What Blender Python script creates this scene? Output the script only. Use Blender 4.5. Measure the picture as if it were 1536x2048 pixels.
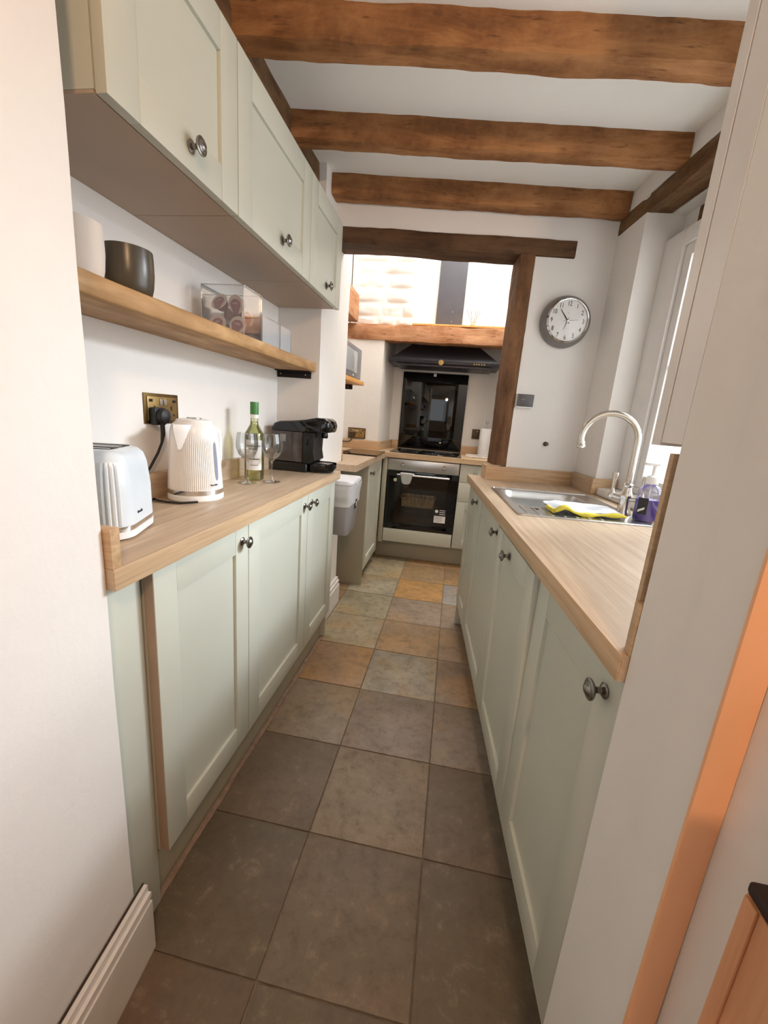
import bpy, bmesh, math, random
from math import sin, cos, pi, radians, sqrt, atan2
from mathutils import Vector, Matrix, noise
for o in list(bpy.data.objects): bpy.data.objects.remove(o, do_unlink=True)
S = bpy.context.scene
COL = S.collection
random.seed(7)

# ------------------------------------------------------------------ camera
cam = bpy.data.cameras.new('camera'); co = bpy.data.objects.new('camera', cam); COL.objects.link(co)
F_PX, YAW, PITCH, ROLL, EYE = 820.2, 0.1527, -0.2327, 0.0764, 1.1982
cam.sensor_fit = 'VERTICAL'; cam.sensor_height = 36.0; cam.lens = F_PX / 2048 * 36.0
cam.clip_start = 0.02
fw = Vector((-sin(YAW)*cos(PITCH), cos(YAW)*cos(PITCH), sin(PITCH)))
rt = Vector((cos(YAW), sin(YAW), 0)); up = rt.cross(fw)
rt, up = cos(ROLL)*rt + sin(ROLL)*up, -sin(ROLL)*rt + cos(ROLL)*up
M = Matrix((rt, up, -fw)).transposed().to_4x4(); M.translation = (0, 0, EYE)
co.matrix_world = M
S.camera = co
# ------------------------------------------------------------------ world, lights, exposure
S.view_settings.view_transform = 'Standard'; S.view_settings.look = 'None'
S.view_settings.gamma = 1.0; S.view_settings.use_curve_mapping = False
S.view_settings.exposure = 0.16
W = bpy.data.worlds.new('world'); S.world = W; W.use_nodes = True
bg = W.node_tree.nodes['Background']; bg.inputs[0].default_value = (0.80, 0.90, 1.0, 1); bg.inputs[1].default_value = 1.2

def area(name, loc, target, sx, sy, power, color, spread=180):
    l = bpy.data.lights.new(name, 'AREA'); l.shape = 'RECTANGLE'; l.size = sx; l.size_y = sy
    l.energy = power; l.color = color; l.spread = radians(spread)
    o = bpy.data.objects.new(name, l); COL.objects.link(o); o.location = loc
    o.rotation_euler = (Vector(target) - Vector(loc)).to_track_quat('-Z', 'Y').to_euler()
    return o
area('daylight_kitchen_window', (1.75, 1.92, 2.25), (-0.3, 1.25, 0.9), 0.75, 0.6, 135, (0.83, 0.92, 1.0))
area('daylight_window_sky', (1.16, 1.25, 1.50), (0.2, 1.17, 1.35), 1.15, 1.05, 16, (0.92, 0.96, 1.0))
area('daylight_skylight', (0.15, 3.0, 3.22), (-0.1, 3.0, 0), 1.3, 0.9, 44, (1.0, 0.97, 0.93))
area('daylight_front_room', (-0.7, -2.9, 1.55), (0.0, 1.0, 1.15), 2.0, 1.5, 5, (1.0, 0.84, 0.72))
def lamp(name, loc, power, color, r):
    l = bpy.data.lights.new(name, 'POINT'); l.energy = power; l.color = color; l.shadow_soft_size = r
    o = bpy.data.objects.new(name, l); COL.objects.link(o); o.location = loc
lamp('front_room_lamp', (0.24, -0.45, 1.95), 30, (1.0, 0.64, 0.38), 0.05)

# ------------------------------------------------------------------ materials
def lin(h):
    h = h.lstrip('#'); c = [int(h[i:i+2], 16)/255 for i in (0, 2, 4)]
    return tuple(x/12.92 if x <= .04045 else ((x+.055)/1.055)**2.4 for x in c) + (1,)
MATS = {}
class NT:
    def __init__(s, name):
        s.m = bpy.data.materials.new(name); s.m.use_nodes = True; s.t = s.m.node_tree; s.n = s.t.nodes
        s.p = s.n['Principled BSDF']; s.out = s.n['Material Output']; MATS[name] = s.m
    def add(s, k, **kw):
        n = s.n.new(k)
        for a, b in kw.items(): setattr(n, a, b)
        return n
    def link(s, a, b): s.t.links.new(a, b)
    def coord(s, scale=(1, 1, 1), out='Object', rot=(0, 0, 0)):
        tc = s.add('ShaderNodeTexCoord'); mp = s.add('ShaderNodeMapping'); mp.inputs['Scale'].default_value = scale
        mp.inputs['Rotation'].default_value = rot
        s.link(tc.outputs[out], mp.inputs[0]); return mp.outputs[0]
    def noise(s, vec, scale=5, detail=4, rough=.55, dist=0):
        n = s.add('ShaderNodeTexNoise'); n.inputs['Scale'].default_value = scale; n.inputs['Detail'].default_value = detail
        n.inputs['Roughness'].default_value = rough; n.inputs['Distortion'].default_value = dist
        if vec is not None: s.link(vec, n.inputs['Vector'])
        return n.outputs[0]
    def ramp(s, fac, stops):
        r = s.add('ShaderNodeValToRGB'); e = r.color_ramp.elements
        while len(e) < len(stops): e.new(0.5)
        for i, (p, c) in enumerate(stops): e[i].position = p; e[i].color = lin(c) if isinstance(c, str) else c
        s.link(fac, r.inputs[0]); return r.outputs[0]
    def mix(s, fac, a, b, mode='MIX'):
        m = s.add('ShaderNodeMix', data_type='RGBA', blend_type=mode)
        for k, v in ((0, fac), (6, a), (7, b)):
            if hasattr(v, 'node'): s.link(v, m.inputs[k])
            else: m.inputs[k].default_value = v
        return m.outputs[2]
    def bump(s, h, strength=.2, dist=.01):
        b = s.add('ShaderNodeBump'); b.inputs['Strength'].default_value = strength; b.inputs['Distance'].default_value = dist
        s.link(h, b.inputs['Height']); s.link(b.outputs[0], s.p.inputs['Normal'])
    def set(s, col=None, rough=None, metal=None, spec=None):
        if col is not None:
            if hasattr(col, 'node'): s.link(col, s.p.inputs['Base Color'])
            else: s.p.inputs['Base Color'].default_value = lin(col) if isinstance(col, str) else col
        if rough is not None: s.p.inputs['Roughness'].default_value = rough
        if metal is not None: s.p.inputs['Metallic'].default_value = metal
        if spec is not None: s.p.inputs['Specular IOR Level'].default_value = spec
        return s.m
def plain(name, col, rough=.5, metal=0, spec=.5, vary=.05, scale=12, bump=0):
    t = NT(name); c = lin(col); v = t.coord()
    n = t.noise(v, scale, 3)
    a = tuple(x*(1-vary) for x in c[:3])+(1,); b = tuple(min(1, x*(1+vary)) for x in c[:3])+(1,)
    t.set(t.ramp(n, [(.3, a), (.7, b)]), rough, metal, spec)
    if bump: t.bump(t.noise(v, scale*6, 4), bump, .004)
    return t.m
def wood(name, dark, mid, light, scale=(3, 3, 30), rough=.55, bump=.15, nscale=1.2, blotch=.35, dist=.6):
    t = NT(name); v = t.coord(scale); g = t.noise(v, nscale, 6, .62, dist)
    col = t.ramp(g, [(.28, dark), (.5, mid), (.72, light)])
    b = t.noise(t.coord((1, 1, 1)), 6, 3)
    col = t.mix(t.ramp(b, [(.35, (blotch, blotch, blotch, 1)), (.65, (0, 0, 0, 1))]), col, lin(dark))
    t.set(col, rough); t.bump(g, bump, .004)
    return t.m
def tglass(name, tint='#ffffff', refl=.07, rough=.0, edge='#ffffff', haze=0, gain=.55):
    t = NT(name); t.n.remove(t.p)
    tr = t.add('ShaderNodeBsdfTransparent'); gl = t.add('ShaderNodeBsdfGlossy'); gl.inputs['Roughness'].default_value = rough
    lw = t.add('ShaderNodeLayerWeight'); lw.inputs[0].default_value = .35
    col = t.ramp(lw.outputs['Facing'], [(.0, tint), (.75, tint), (1., edge)]); t.link(col, tr.inputs[0])
    mp = t.add('ShaderNodeMapRange'); mp.inputs[3].default_value = refl; mp.inputs[4].default_value = min(1, refl+gain)
    t.link(lw.outputs['Fresnel'], mp.inputs[0])
    mx = t.add('ShaderNodeMixShader'); t.link(mp.outputs[0], mx.inputs[0]); t.link(tr.outputs[0], mx.inputs[1]); t.link(gl.outputs[0], mx.inputs[2])
    res = mx.outputs[0]
    if haze:
        df = t.add('ShaderNodeBsdfDiffuse'); df.inputs[0].default_value = lin('#f2f2f2')
        m2 = t.add('ShaderNodeMixShader'); m2.inputs[0].default_value = haze; t.link(res, m2.inputs[1]); t.link(df.outputs[0], m2.inputs[2]); res = m2.outputs[0]
    t.link(res, t.out.inputs[0]); return t.m

def plaster(name, col, bump=.25):
    t = NT(name); v = t.coord(); c = lin(col)
    n = t.noise(v, 3.5, 5, .6)
    t.set(t.ramp(n, [(.3, tuple(x*.955 for x in c[:3])+(1,)), (.7, c)]), .85, spec=.25)
    t.bump(t.noise(v, 22, 5, .6), bump, .006); return t.m
WHITE = plaster('white_plaster', '#ece7e1')
CEIL = plaster('white_ceiling_plaster', '#eeebe4', .15)
PAINT = plain('white_gloss_paint', '#e9e5e1', .35, vary=.03)
SAGE = plain('sage_green_paint', '#c8c9bb', .42, vary=.02, scale=4)
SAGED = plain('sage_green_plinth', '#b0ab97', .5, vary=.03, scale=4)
CARC = plain('beige_cabinet_underside', '#b39f8b', .5, vary=.05, scale=5)
SHADEDEDGE = plain('brown_shaded_door_edge', '#a58c76', .55, vary=.05)  # shade and warm bounce on a sage door edge, put into the colour
DARKGAP = plain('dark_gap', '#3a2c20', .8)
OAKTOP = wood('oak_laminate_along_run', '#a68d73', '#bea58a', '#cfb99f', (38, 1.5, 38), .42, .06, 1.7, .25)
OAKTOPX = wood('oak_laminate_across', '#ad8f6e', '#c8aa86', '#d8bd99', (1.5, 38, 38), .45, .06, 1.7, .25)
OAKEDGE = wood('oak_laminate_edge', '#b0916f', '#c3a582', '#d2b796', (40, 2.2, 70), .45, .05, 1.6, .1)
OAKEDGEX = wood('oak_laminate_edge_across', '#ac8962', '#c3a07a', '#d3b58f', (2.2, 40, 70), .45, .05, 1.6, .1)
def beamwood(name, dark, mid, light, axis):
    sc = {'x': (1.6, 9, 9), 'y': (9, 1.6, 9), 'z': (9, 9, 1.6)}[axis]
    t = NT(name); v = t.coord(sc); g = t.noise(v, 2.0, 8, .68, .5)
    col = t.ramp(g, [(.25, dark), (.48, mid), (.75, light)])
    v2 = t.coord((1, 1, 1)); b = t.noise(v2, 7, 5, .7)
    col = t.mix(t.ramp(b, [(.42, (0, 0, 0, 1)), (.7, (.55, .55, .55, 1))]), col, lin(light))
    cr = t.noise(t.coord(tuple(a*2.5 for a in sc)), 3, 3, .5)
    col = t.mix(t.ramp(cr, [(.27, (.55, .55, .55, 1)), (.36, (0, 0, 0, 1))]), col, lin('#2f1f12'))
    t.set(col, .72, spec=.25); t.bump(g, .5, .012); return t.m
BEAMX = beamwood('old_brown_beam', '#553620', '#835632', '#b98556', 'x')
BEAMDX = beamwood('old_dark_beam', '#2e2015', '#4f3725', '#71543b', 'x')
BEAMDY = beamwood('old_dark_beam_along', '#3a2614', '#5d4129', '#8d6c4a', 'y')
BEAMZ = beamwood('old_brown_post', '#2f1f13', '#5f412b', '#8e6847', 'z')
BEAMRX = beamwood('orange_mantel_beam', '#7d4f33', '#a8734e', '#cfa07a', 'x')
BEAMRY = beamwood('orange_side_beam', '#7d4f33', '#a8734e', '#cfa07a', 'y')
SHELF = wood('honey_oak_shelf', '#8a6339', '#bb9160', '#d6ae7c', (12, 2.2, 12), .6, .3, 1.9, .55)
PINE = wood('salmon_pine', '#c68a60', '#d69a70', '#e3ac84', (14, 14, 1.4), .5, .05, 1.5, .1)
STEEL = plain('brushed_steel', '#c9c8c6', .28, 1, vary=.03, scale=30)
SATIN = plain('satin_nickel', '#d2ccc2', .22, 1, vary=.02)
CHROME = plain('chrome', '#dedede', .08, 1, vary=.01)
PEWTER = plain('antique_pewter', '#8d8882', .27, 1, vary=.15, scale=60)
BRASS = plain('antique_brass', '#a88d5e', .38, 1, vary=.2, scale=25)
BRASSD = plain('dark_antique_brass', '#6d5636', .42, 1, vary=.2, scale=25)
BRONZE = plain('dark_bronze', '#55463a', .4, .8, vary=.1)
IRON = plain('black_iron', '#2b2422', .55, .6)
BLACK = plain('black_plastic', '#17171a', .3, vary=.1)
BLACKG = plain('black_gloss_plastic', '#0b0b0d', .08, vary=.1)
RUBBER = plain('black_rubber', '#111112', .55)
SMOKE = plain('smoky_grey_plastic', '#4c4644', .15, vary=.2, scale=18)
BLACKGLASS = plain('black_glass', '#040405', .03, spec=.6, vary=.1)
HOODM = plain('black_hood_metal', '#1b1a1f', .35, .3, vary=.1)
GREYFLUE = plain('charcoal_flue_paint', '#55555c', .5, vary=.06)
CREAM = plain('cream_plastic', '#efebe6', .25, vary=.02)
BLUEWHITE = plain('pale_blue_enamel', '#dce4ea', .18, vary=.02)
WHITEP = plain('white_plastic', '#f0efee', .3, vary=.02)
GREYW = plain('window_grey_strip', '#6c6c70', .3, .3)
INK = plain('dark_ink', '#2b2b2d', .6)
GREYINK = plain('grey_ink', '#8a8a8a', .6)
PAPER = plain('white_paper', '#eceae8', .8)
CLOCKG = plain('grey_clock_case', '#7d7876', .4, vary=.04)
CLOCKF = plain('white_clock_dial', '#e8e5e0', .5, vary=.01)
STONEW = plaster('cream_stoneware', '#e0d5ca', .1)
DARKCUP = plain('dark_olive_stoneware', '#4a4336', .3, vary=.1)
BINGREY = plain('pale_grey_bin_plastic', '#a5a2a4', .4, vary=.03)
LIDW = plain('white_bin_lid', '#e2e2e6', .35, vary=.02)
PURPLE = plain('purple_hand_soap', '#4c1fa6', .15, vary=.15)
YELLOW = plain('yellow_cloth', '#e2cf4a', .85, vary=.1, bump=.4)
CLOTHW = plain('white_cloth', '#e6e9ee', .9, vary=.05, bump=.5)
REDC = plain('red_capsule', '#8d3a2e', .35, vary=.12, scale=60)
LIDC = plain('capsule_lid_cream', '#d9c9bb', .4)
GREENCAP = plain('green_foil', '#3f7d3a', .4, vary=.15, scale=60)
GROUT = plain('brown_grout', '#7a6a5a', .9, vary=.2, scale=30, bump=.3)
DARKCLOTH = plain('dark_brown_leather', '#2a1a12', .6, vary=.2)
ORANGESHELF = wood('orange_pine_shelf', '#c98a45', '#dda058', '#e8b26e', (10, 1.4, 10), .5, .05, 1.5, .1)
GLASS = tglass('clear_window_glass', refl=.05)
WINEGLASS = tglass('clear_wine_glass', '#fdfefe', refl=.06, edge='#e3e6e5', gain=.5)
ACRYL = tglass('clear_acrylic', '#fcfcfc', refl=.07, edge='#e6e8ea', haze=.02)
FROST = tglass('hazy_acrylic', '#f6f7f8', refl=.08, edge='#d9dcde', haze=.30)
BOTGLASS = tglass('pale_green_bottle_glass', '#eef0d8', refl=.05, edge='#b9c48e')
SOAPGLASS = tglass('clear_bottle_plastic', '#f2f2f6', refl=.08, edge='#dcdce4', haze=.03)
OVENGLASS = tglass('dark_oven_glass', '#e2ded6', refl=.03)
LINER = tglass('translucent_bin_liner', '#f6f4f4', refl=.05, rough=.3, haze=.62)
JUGP = tglass('translucent_jug_plastic', '#eef2f0', refl=.08, rough=.2, haze=.40)
CLOCKGL = tglass('clock_glass', refl=.02, gain=.15)
def tilemat():
    t = NT('slate_tile'); oi = t.add('ShaderNodeObjectInfo')
    tc = t.add('ShaderNodeTexCoord'); ad = t.add('ShaderNodeVectorMath', operation='ADD')
    sc = t.add('ShaderNodeVectorMath', operation='SCALE'); sc.inputs[0].default_value = (13, 7, 5)
    t.link(oi.outputs['Random'], sc.inputs['Scale']); t.link(tc.outputs['Object'], ad.inputs[0]); t.link(sc.outputs[0], ad.inputs[1])
    n1 = t.noise(ad.outputs[0], 7, 8, .7, .15); n2 = t.noise(ad.outputs[0], 26, 10, .75, .1); n3 = t.noise(ad.outputs[0], 3.2, 7, .62, .3)
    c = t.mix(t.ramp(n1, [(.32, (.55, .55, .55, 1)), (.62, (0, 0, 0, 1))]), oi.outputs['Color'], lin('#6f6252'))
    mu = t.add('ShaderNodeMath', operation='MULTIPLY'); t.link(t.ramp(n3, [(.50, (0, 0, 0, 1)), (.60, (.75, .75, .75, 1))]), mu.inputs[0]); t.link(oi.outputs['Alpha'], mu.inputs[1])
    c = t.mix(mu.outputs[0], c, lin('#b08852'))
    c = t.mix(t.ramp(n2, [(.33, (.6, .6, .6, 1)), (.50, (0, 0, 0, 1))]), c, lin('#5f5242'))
    c = t.mix(t.ramp(n2, [(.55, (0, 0, 0, 1)), (.72, (.30, .30, .30, 1))]), c, lin('#c2b199'))
    t.set(c, .42, spec=.4); t.bump(n2, .25, .006); return t.m
TILE = tilemat()

# ------------------------------------------------------------------ mesh helpers
class MB:
    def __init__(s): s.v = []; s.f = []
    def add(s, vs, fs):
        k = len(s.v); s.v += [Vector(p) for p in vs]; s.f += [tuple(i+k for i in f) for f in fs]; return s
    def box(s, x0, x1, y0, y1, z0, z1, b=0.0, T=None):
        x0, x1 = sorted((x0, x1)); y0, y1 = sorted((y0, y1)); z0, z1 = sorted((z0, z1))
        b = min(b, (x1-x0)*.45, (y1-y0)*.45, (z1-z0)*.45)
        if b <= 0:
            vs = [Vector((x, y, z)) for x in (x0, x1) for y in (y0, y1) for z in (z0, z1)]
            fs = [(0, 1, 3, 2), (4, 6, 7, 5), (0, 4, 5, 1), (2, 3, 7, 6), (0, 2, 6, 4), (1, 5, 7, 3)]
        else:
            bm = bmesh.new(); bmesh.ops.create_cube(bm, size=1)
            for v in bm.verts: v.co = Vector(((x0+x1)/2+v.co.x*(x1-x0), (y0+y1)/2+v.co.y*(y1-y0), (z0+z1)/2+v.co.z*(z1-z0)))
            bmesh.ops.bevel(bm, geom=list(bm.edges), offset=b, segments=2, profile=.6, affect='EDGES')
            bm.verts.index_update(); vs = [v.co.copy() for v in bm.verts]; fs = [tuple(v.index for v in f.verts) for f in bm.faces]; bm.free()
        if T: vs = [T @ v for v in vs]
        return s.add(vs, fs)
    def prism(s, poly, z0, z1, T=None):
        n = len(poly); vs = [Vector((p[0], p[1], z0)) for p in poly]+[Vector((p[0], p[1], z1)) for p in poly]
        fs = [tuple(range(n-1, -1, -1)), tuple(range(n, 2*n))]+[(i, (i+1) % n, n+(i+1) % n, n+i) for i in range(n)]
        if T: vs = [T @ v for v in vs]
        return s.add(vs, fs)
    def lathe(s, prof, c=(0, 0, 0), d=(0, 0, 1), n=28, ang=None):
        q = Vector(d).normalized().to_track_quat('Z', 'Y').to_matrix(); c = Vector(c); vs = []; fs = []
        full = ang is None; a0, a1 = (0, 2*pi) if full else ang; m = n if full else n+1
        for r, z in prof:
            for i in range(m):
                a = a0+(a1-a0)*i/n; vs.append(c + q @ Vector((max(r, 1e-5)*cos(a), max(r, 1e-5)*sin(a), z)))
        for j in range(len(prof)-1):
            for i in range(n):
                i2 = (i+1) % m; fs.append((j*m+i, j*m+i2, (j+1)*m+i2, (j+1)*m+i))
        return s.add(vs, fs)
    def cyl(s, p0, p1, r, r1=None, n=16):
        p0, p1 = Vector(p0), Vector(p1); L = (p1-p0).length; r1 = r if r1 is None else r1
        return s.lathe([(0, 0), (r, 0), (r1, L), (0, L)], p0, p1-p0, n)
    def tube(s, pts, r, n=10, cap=True):
        pts = [Vector(p) for p in pts]; vs = []; fs = []; up = None; R = r if callable(r) else (lambda t: r)
        for i, p in enumerate(pts):
            t = (pts[min(i+1, len(pts)-1)]-pts[max(i-1, 0)]).normalized()
            if up is None: up = Vector((0, 0, 1)) if abs(t.z) < .9 else Vector((1, 0, 0))
            x = up.cross(t).normalized(); y = t.cross(x); up = y
            rr = R(i/(len(pts)-1))
            vs += [p+rr*(cos(2*pi*k/n)*x+sin(2*pi*k/n)*y) for k in range(n)]
        for i in range(len(pts)-1):
            fs += [(i*n+k, i*n+(k+1) % n, (i+1)*n+(k+1) % n, (i+1)*n+k) for k in range(n)]
        if cap: fs += [tuple(range(n-1, -1, -1)), tuple(range((len(pts)-1)*n, len(pts)*n))]
        return s.add(vs, fs)
    def surf(s, fn, nu, nv, cu=False):
        vs = [fn(i/nu, j/nv) for j in range(nv+1) for i in range(nu+(0 if cu else 1))]; m = nu+(0 if cu else 1)
        fs = [(j*m+i, j*m+(i+1) % m, (j+1)*m+(i+1) % m, (j+1)*m+i) for j in range(nv) for i in range(nu)]
        return s.add(vs, fs)
    def build(s, name, mat, parent=None, ang=38, kind=None, smooth=True):
        me = bpy.data.meshes.new(name); me.from_pydata([tuple(v) for v in s.v], [], s.f)
        bm = bmesh.new(); bm.from_mesh(me); bmesh.ops.recalc_face_normals(bm, faces=bm.faces); bm.to_mesh(me); bm.free()
        if smooth:
            me.polygons.foreach_set('use_smooth', [True]*len(me.polygons)); me.set_sharp_from_angle(angle=radians(ang))
        me.materials.append(mat); o = bpy.data.objects.new(name, me); COL.objects.link(o)
        if parent: o.parent = parent
        if kind: o['kind'] = kind
        return o
def tag(o, label, cat, group=None, kind=None):
    o['label'] = label; o['category'] = cat
    if group: o['group'] = group
    if kind: o['kind'] = kind
    return o
def thing(name, label, cat, loc=(0, 0, 0), rz=0, group=None):
    o = bpy.data.objects.new(name, None); COL.objects.link(o); o.location = loc; o.rotation_euler = (0, 0, rz); o.empty_display_size = .05
    return tag(o, label, cat, group)
def solo(name, mb, mat, label, cat, group=None, T=None, **kw):
    lo = [min(v[i] for v in mb.v) for i in range(3)]; hi = [max(v[i] for v in mb.v) for i in range(3)]
    c = Vector(((lo[0]+hi[0])/2, (lo[1]+hi[1])/2, lo[2])); mb.v = [v-c for v in mb.v]
    o = mb.build(name, mat, **kw); L = Matrix.Translation(c); o.matrix_world = (T @ L) if T else L
    return tag(o, label, cat, group)
def struct(name, mb, mat, T=None, parent=None, **kw):
    o = mb.build(name, mat, parent, **kw)
    if T: o.matrix_world = T
    if not parent: o['kind'] = 'structure'
    return o
def copy_tree(o, parent=None):
    c = o.copy(); COL.objects.link(c); c.parent = parent
    for ch in list(o.children): copy_tree(ch, c)
    return c
def text(name, body, size, mat, parent, T, depth=.0004, align='CENTER', xs=1):
    cu = bpy.data.curves.new(name, 'FONT'); cu.body = body; cu.size = size; cu.extrude = depth; cu.align_x = align; cu.align_y = 'CENTER'; cu.resolution_u = 3
    t = bpy.data.objects.new('tmp', cu); COL.objects.link(t)
    me = bpy.data.meshes.new_from_object(t.evaluated_get(bpy.context.evaluated_depsgraph_get()))
    bpy.data.objects.remove(t); bpy.data.curves.remove(cu)
    me.transform(T @ Matrix.Diagonal((xs, 1, 1, 1))); me.materials.clear(); me.materials.append(mat); me.name = name
    o = bpy.data.objects.new(name, me); COL.objects.link(o); o.parent = parent; return o
def frame_T(loc, xdir, ydir):
    x = Vector(xdir).normalized(); y = Vector(ydir).normalized(); z = x.cross(y)
    m = Matrix((x, y, z)).transposed().to_4x4(); m.translation = loc; return m
def nz(p, s, k): return noise.noise(Vector(p)*s+Vector((k, k*1.7, k*.3)))

# frames: C = cross wall / right wall (u right, v away), R = right run (x into cabinet, y along)
ALPHA = math.atan(.13); BETA = radians(4.94)
CT = Matrix.Translation((.195, 2.21, 0)) @ Matrix.Rotation(ALPHA, 4, 'Z')
RT = Matrix.Translation((.3185, 0, 0)) @ Matrix.Rotation(BETA, 4, 'Z')
CI = CT.inverted(); RI = RT.inverted()
def c2w(u, v): p = CT @ Vector((u, v, 0)); return (p.x, p.y)
def w2r(x, y): p = RI @ Vector((x, y, 0)); return (p.x, p.y)

# ================================================================== SETTING
m = MB().box(-2.6, 2.6, -3.2, 4.0, -.06, -.004); floor = struct('floor', m, GROUT)
xs = [-.95, -.619, -.288, .043, .374, .705]; ys = [-.41, -.08, .251, .582, .913, 1.244, 1.577, 1.908, 2.24, 2.572, 2.904, 3.236, 3.567]
BR, GB, GG, OC, OR = '#8a7461', '#97816c', '#a1977c', '#c99a58', '#b48e64'
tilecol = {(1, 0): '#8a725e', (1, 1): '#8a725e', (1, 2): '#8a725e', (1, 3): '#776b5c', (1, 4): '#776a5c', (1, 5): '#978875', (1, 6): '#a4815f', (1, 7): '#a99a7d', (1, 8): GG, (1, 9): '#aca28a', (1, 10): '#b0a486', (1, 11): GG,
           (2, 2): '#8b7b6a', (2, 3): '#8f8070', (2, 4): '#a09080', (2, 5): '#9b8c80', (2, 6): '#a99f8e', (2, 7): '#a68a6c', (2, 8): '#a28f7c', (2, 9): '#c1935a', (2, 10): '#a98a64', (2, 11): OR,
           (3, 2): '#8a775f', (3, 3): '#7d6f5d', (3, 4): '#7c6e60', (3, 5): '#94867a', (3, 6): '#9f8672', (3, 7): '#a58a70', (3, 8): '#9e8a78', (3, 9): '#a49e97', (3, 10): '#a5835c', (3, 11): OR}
for i in range(5):
    for j in range(12):
        x0, x1, y0, y1 = xs[i], xs[i+1], ys[j], ys[j+1]
        if i in (0, 4) and not 8 <= j <= 11: continue
        g = .0022; dz = random.uniform(-.0008, .0008)
        mb = MB(); cx_, cy_ = (x0+x1)/2, (y0+y1)/2
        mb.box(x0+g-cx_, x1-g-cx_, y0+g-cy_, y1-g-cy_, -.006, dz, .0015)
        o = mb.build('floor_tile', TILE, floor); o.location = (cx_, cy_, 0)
        dk = .66 if j <= 2 else .78 if j == 3 else .95 if j <= 5 else 1  # near rows darkened: browner slate, plus dimmer light put into the colour
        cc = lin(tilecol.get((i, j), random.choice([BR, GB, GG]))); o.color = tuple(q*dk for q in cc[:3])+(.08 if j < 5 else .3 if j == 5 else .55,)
# left alcove wall, pier, nib
struct('wall_left', MB().box(-1.0, -.865, .563, 1.945, 0, 2.4), WHITE)
m = MB()
def pier(u, w): pass
def rough_prism(poly, z0, z1, nz_=24, amp=.003, seed=0, sub=4):
    P = []
    for i in range(len(poly)):
        a, b = Vector(poly[i]), Vector(poly[(i+1) % len(poly)])
        for k in range(sub): P.append(a.lerp(b, k/sub))
    mb = MB(); n = len(P); vs = []; fs = []
    for j in range(nz_+1):
        z = z0+(z1-z0)*j/nz_
        for p in P:
            vs.append(Vector((p.x+amp*nz((p.x, p.y, z), 5, seed), p.y+amp*nz((p.x, p.y, z), 5, seed+9), z)))
    for j in range(nz_):
        fs += [(j*n+i, j*n+(i+1) % n, (j+1)*n+(i+1) % n, (j+1)*n+i) for i in range(n)]
    fs += [tuple(range(n-1, -1, -1)), tuple(range(nz_*n, nz_*n+n))]
    return mb.add(vs, fs)
struct('wall_pier', rough_prism([(-1.0, 1.945), (-.656, 1.945), (-.648, 2.384), (-1.0, 2.384)], 0, 2.4, amp=.004, seed=3), WHITE)
struct('wall_entrance_left', rough_prism([(-.553, .563), (-2.6, .563), (-2.6, .19), (-.520, .19), (-.536, .37)], 0, 2.6, 40, .0025, 5, 3), WHITE)
# skirting on the nib (stepped moulding)
m = MB()
dirn = Vector((.033, -.373)).normalized(); nrm = Vector((-dirn.y, dirn.x)); nrm = nrm if nrm.x > 0 else -nrm
A = Vector((-.553, .588)); Bv = Vector((-.5205, .2))
for t0, t1, z0, z1 in ((0, .020, 0, .138), (0, .0165, .138, .150), (0, .019, .150, .162), (0, .012, .162, .180)):
    m.prism([A, A+nrm*t1, Bv+nrm*t1, Bv], z0, z1)
bl = struct('baseboard_left', m, PAINT)
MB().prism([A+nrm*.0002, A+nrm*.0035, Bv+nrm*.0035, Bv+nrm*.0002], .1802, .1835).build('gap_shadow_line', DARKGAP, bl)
m = MB()
for t1, z0, z1 in ((.024, 0, .125), (.018, .125, .14), (.021, .14, .152), (.012, .152, .17)):
    m.box(-.652, -.645+t1, 1.972, 2.388, z0, z1)
struct('baseboard_pier', m, PAINT)
# right jamb
m = rough_prism([(.262, .535), (.2632, .443), (.2622, .434), (.2625, .367), (.2905, .367), (.2910, .05), (2.6, .05), (2.6, .535)], 0, 2.6, 36, .0009, 11, 3)
struct('wall_entrance_right', m, WHITE)
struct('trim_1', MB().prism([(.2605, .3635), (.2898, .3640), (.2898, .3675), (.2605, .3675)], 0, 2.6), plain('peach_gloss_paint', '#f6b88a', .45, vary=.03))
m = MB().prism([(.262, .536), (.262, .585), (.40, .585), (.40, .536)], 1.19, 2.214)
m.prism([(.2615, .5885), (.2625, .613), (.40, .613), (.40, .5885)], 1.186, 2.214)
struct('trim_2', m, PAINT)
# cross wall with doorway (C frame), joined in pieces round the opening
struct('wall_back', MB().box(-.93, 1.4, 0, .15, 2.0405, 3.3), WHITE, CT)
LP = [(.087, 0), (1.4, 0), (1.4, 2.0405), (.2665, 2.0405), (.2665, 1.968), (.087, 1.968)]
struct('wall_back', MB().add([(u, v, z) for v in (0, .15) for u, z in LP], [(5, 4, 3, 2, 1, 0), (6, 7, 8, 9, 10, 11)]+[(i, (i+1) % 6, 6+(i+1) % 6, 6+i) for i in range(6)]), WHITE, CT)
# right wall round the window (C frame)
for a in ((.445, .60, -.235, -.0005, 0, 2.137), (.445, .60, -1.72, -.235, 0, .868), (.445, .95, -1.72, -.0005, 2.1385, 2.3), (.549, .60, -1.72, -.235, 2.066, 2.138), (.6005, .95, -.36, -.0005, 0, 2.137), (.641, .95, -1.72, -.36, 2.03, 2.138), (.6005, .95, -1.72, -.36, 0, .868)):
    struct('wall_right', MB().box(*a), WHITE, CT)
# ceiling
struct('ceiling', MB().prism([(-1.0, .54), (1.05, .54), c2w(.95, .0), c2w(-.95, .0)], 2.214, 2.32), CEIL)
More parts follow.
